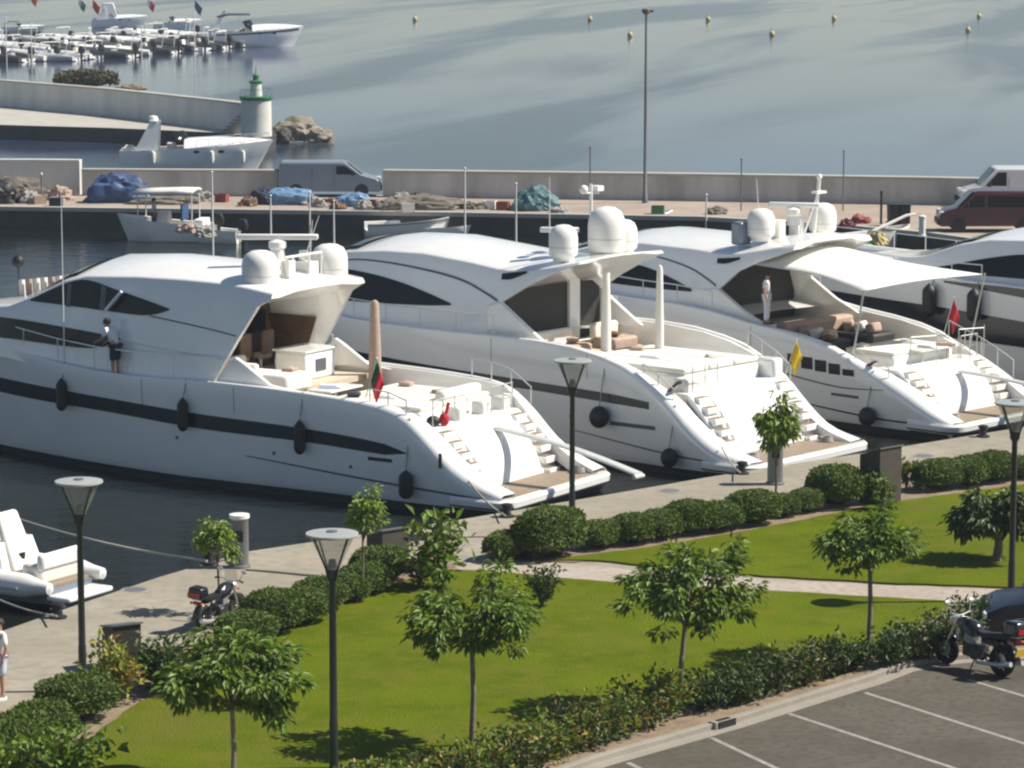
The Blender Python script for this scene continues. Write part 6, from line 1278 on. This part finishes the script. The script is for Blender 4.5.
# ------------------------------------------------------------------ white tender at the left border
q = gz(70, 606, 0); t = thing('tender_boat', 'white inflatable tender with console moored at the left border', 'tender', (q.x, q.y, 0), R(90+60)); L = 6.8; w = 1.02; r = .29
pts = [(.05, w, .62), (.5, w, .62), (L*.5, w, .66), (L*.72, w*.92, .74), (L*.88, w*.6, .84), (L*.97, w*.2, .92), (L*.98, 0, .93)]; pts = pts + [(x, -y, z) for x, y, z in reversed(pts[:-1])]
m = MB(); m.tube(pts, [.17] + [r]*(len(pts)-2) + [.17], 14); m.build('tube', M['ribwhite'], t, smooth=60)
for sg in (1, -1): m = MB(); m.lathe([(0, -.30), (.14, -.26), (.18, 0)], 14, (.05, sg*w, .62), 0, 'x'); m.build('tube_cone', M['ribwhite'], t)
m = MB(); m.tube([(x, y*1.285 if abs(y) > .3 else y, z-.02) for x, y, z in pts[1:-1]], .04, 6); m.build('rub_rail', M['ribgrey'], t)
m = MB(); m.loft([[(x, y, z) for y, z in ((-w*k, .5), (-w*k*.9, .18), (0, -.25+.5*(1-k)), (w*k*.9, .18), (w*k, .5), (w*k*.9, .55), (-w*k*.9, .55))] for x, k in ((-.05, .85), (L*.4, .9), (L*.7, .8), (L*.94, .2))]); m.build('hull', M['vansilver'], t)
m = MB(); m.box((-.3, 0, .34), (.7, 1.7, .14)); m.build('swim_step', M['gel'], t, bevel=.05); m = MB(); m.box((1.6, 0, .58), (3.2, 1.5, .06)); m.build('deck', M['teak'], t)
sb = MB(); sb.box((.55, 0, .82), (.6, 1.5, .5)); sb = sb.build('stern_bench', M['cushion'], t, bevel=.1); m = MB(); m.box((.3, 0, 1.12), (.2, 1.5, .4)); m.build('bench_back', M['ribwhite'], sb, bevel=.08)
m = MB(); m.loft([[(1.35+.25*f, y*(.75-.1*f), .7+.75*f) for y in (-1, -.5, 0, .5, 1)] + [(1.5+.25*f, y*(.75-.1*f), .7+.75*f) for y in (1, .5, 0, -.5, -1)] for f in (0, .5, 1)]); m.build('cockpit_coaming', M['gel'], t, smooth=50)
co = MB(); co.loft([[(2.1+a*.35, y, z) for a, y in ((0, -.45), (0, .45), (1, .5), (1, -.5))] for z, _ in ((.6, 0), (1.2, 0))] + [[(2.25+a*.2, y, 1.5) for a, y in ((0, -.4), (0, .4), (1, .42), (1, -.42))]]); co = co.build('console', M['gel'], t, bevel=.05)
m = MB(); m.loft([[(1.25+.55*f+a, y*(.46-.1*f), .75+1.35*f) for a, y in ((0, -1), (0, 1), (.25-.1*f, 1), (.25-.1*f, -1))] for f in (0, .5, 1)]); m.build('helm_seat_back', M['cushion'], t, bevel=.06)
m = MB()
for sg in (1, -1): m.loft([[(3.5-.9*f+a, sg*(.9-.12*f)+b, .8+1.0*f) for a, b in ((0, -.06), (0, .06), (.32-.12*f, .06), (.32-.12*f, -.06))] for f in (0, .5, 1)])
m.box((2.72, 0, 1.82), (.3, 1.6, .1)); m.build('roll_bar', M['gel'], t, bevel=.04); m = MB(); m.tube([(1.5, .0, 1.0), (1.5, 0, 1.15)], .16, 12); m.build('steering_wheel', M['black'], t)

# ------------------------------------------------------------------ motorcycles
def motorcycle(label, loc, rz, paint, sc=1.0, box_=True, wind=False, plate=True):
    t = thing('motorcycle', label, 'motorcycle', loc, rz, 'motorcycles parked near the lawn'); t.scale = (sc, sc, sc); WB = 1.46
    for x, nm in ((0, 'rear'), (WB, 'front')):
        w = MB(); pr = [(.255 + .065*math.cos(a), (.065 if nm == 'rear' else .052)*math.sin(a)) for a in [k*math.pi/6 for k in range(13)]]; w.lathe(pr + [pr[0]], 28, (x, 0, .32), 0, 'y'); w = w.build('wheel', M['tyre'], t, smooth=60)
        m = MB(); m.lathe([(.245, -.03), (.27, -.03), (.27, .03), (.245, .03), (.245, -.03)], 28, (x, 0, .32), 0, 'y')
        for k in range(10): a = k*math.pi/5; m.tube([(x, 0, .32), (x+.25*math.cos(a), 0, .32+.25*math.sin(a))], .011, 5)
        m.lathe([(0, -.05), (.045, -.05), (.045, .05), (0, .05)], 12, (x, 0, .32), 0, 'y'); m.build('rim', M['rim'], w); m = MB(); m.lathe([(.06, .055), (.15, .055), (.15, .062), (.06, .062)], 20, (x, 0, .32), 0, 'y'); m.build('brake_disc', M['chrome'], w)
    f = MB()
    for sg in (1, -1): f.tube([(WB, sg*.085, .32), (WB-.22, sg*.085, .80), (WB-.33, sg*.085, 1.03)], [.028, .026, .022], 8)
    f.build('front_fork', M['chrome'], t); m = MB(); m.loft([[(WB+.36*math.cos(a), y, .32+.36*math.sin(a)) for y in (-.075, 0, .075)] for a in [R(k) for k in (20, 45, 70, 95, 120, 140)]], False, False, False); o = m.build('front_mudguard', M[paint], t, smooth=60); o.modifiers.new('t', 'SOLIDIFY').thickness = .015
    m = MB(); m.tube([(WB-.36, -.40, 1.08), (WB-.30, -.26, 1.10), (WB-.27, -.08, 1.04), (WB-.27, .08, 1.04), (WB-.30, .26, 1.10), (WB-.36, .40, 1.08)], .016, 8); h = m.build('handlebar', M['chrome'], t)
    for sg in (1, -1):
        m = MB(); m.tube([(WB-.37, sg*.42, 1.08), (WB-.33, sg*.30, 1.095)], .024, 8); m.build('grip', M['black'], h); m = MB(); m.tube([(WB-.29, sg*.27, 1.1), (WB-.25, sg*.34, 1.28)], .009, 5); m.ell((WB-.25, sg*.36, 1.31), (.03, .085, .05), 10, 6); m.build('mirror', M['chrome'], h)
    m = MB(); m.ell((WB-.14, 0, .90), (.11, .10, .10), 14, 10); m.build('headlight', M['headl'], t); m = MB(); m.ell((WB-.19, 0, .91), (.12, .115, .115), 14, 10); m.build('headlight_shell', M['chrome'], t)
    m = MB(); m.tube([(WB-.30, 0, .95), (WB-.45, 0, .60), (WB-.55, 0, .28), (.50, 0, .26), (.36, 0, .42)], .028, 8); m.tube([(WB-.30, 0, .92), (.75, 0, .78), (.30, 0, .68), (-.10, 0, .74)], .028, 8)
    for sg in (1, -1): m.tube([(.40, sg*.09, .40), (0, sg*.09, .32)], .026, 8); m.tube([(.02, sg*.11, .34), (.18, sg*.11, .70)], .030, 8)
    m.build('frame', M['black'], t); m = MB(); m.box((.70, 0, .42), (.46, .30, .26)); m.lathe([(.13, -.2), (.13, .2)], 14, (.60, 0, .38), 0, 'y')
    e = m.build('engine', M['engine'], t, bevel=.03); m = MB()
    for k in range(5): m.box((.80, 0, .56+.035*k), (.24, .26, .018), 0, 0, 1, R(-18))
    m.build('cylinder_fins', M['chrome'], e); m = MB(); m.loft([[(x, y*w_, z0+zz) for y, zz in ((-1, 0), (-.95, .12), (-.5, h_), (.5, h_), (.95, .12), (1, 0))] for x, w_, z0, h_ in ((.58, .09, .76, .12), (.72, .15, .74, .24), (.92, .16, .76, .27), (1.10, .11, .82, .22), (1.16, .06, .86, .12))]); m.build('fuel_tank', M[paint], t, smooth=60)
    m = MB(); m.loft([[(x, y*w_, z0) for y in (-1, 1)] + [(x, y*w_*.92, z0+.10) for y in (1, .4, -.4, -1)] for x, w_, z0 in ((.62, .11, .74), (.40, .16, .72), (.15, .15, .76), (-.15, .13, .80), (-.32, .09, .82))]); m.build('seat', M['black'], t, smooth=50)
    m = MB(); m.loft([[(.40*math.cos(a)-.0, y, .32+.40*math.sin(a)) for y in (-.09, 0, .09)] for a in [R(k) for k in (75, 100, 125, 150, 172)]], False, False, False); o = m.build('rear_mudguard', M[paint], t, smooth=60); o.modifiers.new('t', 'SOLIDIFY').thickness = .018
    m = MB(); m.box((-.37, 0, .76), (.07, .16, .09)); m.build('tail_light', M['taill'], t, bevel=.02)
    if plate: m = MB(); m.box((-.45, 0, .56), (.012, .24, .17), 0, 0, 1, R(-15)); m.build('number_plate', M['platey'], t)
    for sg in (1, -1): m = MB(); m.tube([(.72, sg*.15, .34), (.50, sg*.17, .22), (-.05, sg*.18, .26), (-.38, sg*.18, .33)], [.028, .035, .05, .055], 10); m.build('exhaust_pipe', M['chrome'], t, smooth=60)
    for sg in (1, -1): m = MB(); m.ell((-.34, sg*.16, .74), (.05, .035, .035), 8, 6); m.ell((WB-.17, sg*.17, .86), (.04, .035, .035), 8, 6); m.build('indicator', M['orange'], t)
    if box_:
        m = MB(); m.box((-.30, 0, 1.02), (.40, .44, .30), 0, 0, .88); b = m.build('top_box', M['blackp'], t, bevel=.06); m = MB(); m.box((-.515, 0, .98), (.02, .34, .10)); m.build('box_reflector', M['taill'], b); m = MB(); m.box((-.25, 0, .86), (.35, .2, .03)); m.build('rack', M['chrome'], t)
    if wind: m = MB(); m.loft([[(WB-.22-.10*f, y*.22*(1-.2*f), 1.02+.35*f-.03*abs(y)) for y in (-1, -.5, 0, .5, 1)] for f in (0, .5, 1)], False, False, False); o = m.build('wind_screen', M['lampglass'], t, smooth=60)
    m = MB(); m.tube([(.62, .10, .28), (.55, .32, .02)], .014, 6); m.build('side_stand', M['black'], t); t.rotation_euler[0] = R(4); return t
a = gz(1001, 677); b = gz(946, 664); motorcycle('black and chrome motorcycle with top box and yellow plate beside the dark car', (a.x, a.y, LAND+.004), math.atan2(b.y-a.y, b.x-a.x), 'blackp', 1.02)
a = gz(203, 630); motorcycle('dark motorcycle with black top box parked on the quay behind the clipped bushes', (a.x, a.y, LAND+.002), R(62), 'blackp', .86, True, True, False)

# ------------------------------------------------------------------ dark car cut by the right border
def car(label, loc, rz, paint):
    t = thing('parked_car', label, 'car', loc, rz); L = 4.0; rings = []
    prof = [(0.02, .30, .42, .8), (.0, .45, .62, .80), (.06, .55, .86, .84), (.22, .50, 1.22, .84), (.50, .3, 1.42, .84), (1.2, .25, 1.50, .84), (2.0, .25, 1.48, .84), (2.35, .25, 1.40, .84), (2.95, .25, .98, .84), (3.5, .25, .88, .83), (3.85, .28, .72, .78), (3.98, .34, .55, .66), (4.0, .40, .50, .6)]
    m = MB()
    for x, z0, z1, w in prof:
        belt = min(.92, z1-.04); up = max(0, z1-.92); wt = w*(1-.22*up/.58); rings.append([(x, -w*.92, z0), (x, -w, (z0+belt)/2), (x, -w*.97, belt), (x, -wt, z1-.05 if up else z1-.02), (x, -wt*.8, z1), (x, wt*.8, z1), (x, wt, z1-.05 if up else z1-.02), (x, w*.97, belt), (x, w, (z0+belt)/2), (x, w*.92, z0)])
    m.loft(rings); m.build('body', M[paint], t, smooth=40)
    for sg in (1, -1):
        m = MB(); m.add([(x, sg*(.84*.985*(1-.22*max(0, z-.92)/.58)+.01), z) for x, z in ((.42, .96), (.62, 1.34), (1.3, 1.40), (2.1, 1.38), (2.75, .98))], [(0, 1, 2, 3, 4)]); m.build('side_windows', M['glass'], t); m = MB(); m.box((.10, sg*.66, .80), (.12, .22, .2)); m.build('tail_lamp', M['taill'], t, bevel=.03); m = MB(); m.box((3.84, sg*.6, .62), (.2, .3, .14)); m.build('headlight', M['headl'], t, bevel=.03)
        for x in (.72, 3.2):
            w = MB(); w.lathe([(.2, -.09), (.29, -.09), (.31, -.05), (.31, .05), (.29, .09), (.2, .09)], 20, (x, sg*.78, .31), 0, 'y'); w = w.build('wheel', M['tyre'], t); m = MB(); m.lathe([(0, -.05), (.2, -.085), (.2, .085), (0, .05)], 16, (x, sg*.785, .31), 0, 'y'); m.build('rim', M['rim'], w)
    m = MB(); m.add([(.10, -.66, .98), (.10, .66, .98), (.36, .58, 1.32), (.36, -.58, 1.32)], [(0, 1, 2, 3)]); o = m.build('rear_window', M['glass'], t); o.location.x = -.03
    m = MB(); m.add([(2.42, -.6, 1.37), (2.42, .6, 1.37), (2.95, .7, 1.0), (2.95, -.7, 1.0)], [(0, 1, 2, 3)]); o = m.build('windscreen', M['glass'], t); o.location = (.03, 0, .02); m = MB(); m.box((.0, 0, .42), (.12, 1.5, .2)); m.build('bumper', M['black'], t, bevel=.04); return t
a = gz(985, 652); car('dark navy car parked behind the black motorcycle at the right border', (a.x+4.0, a.y+1.2, LAND+.004), R(178), 'navy')
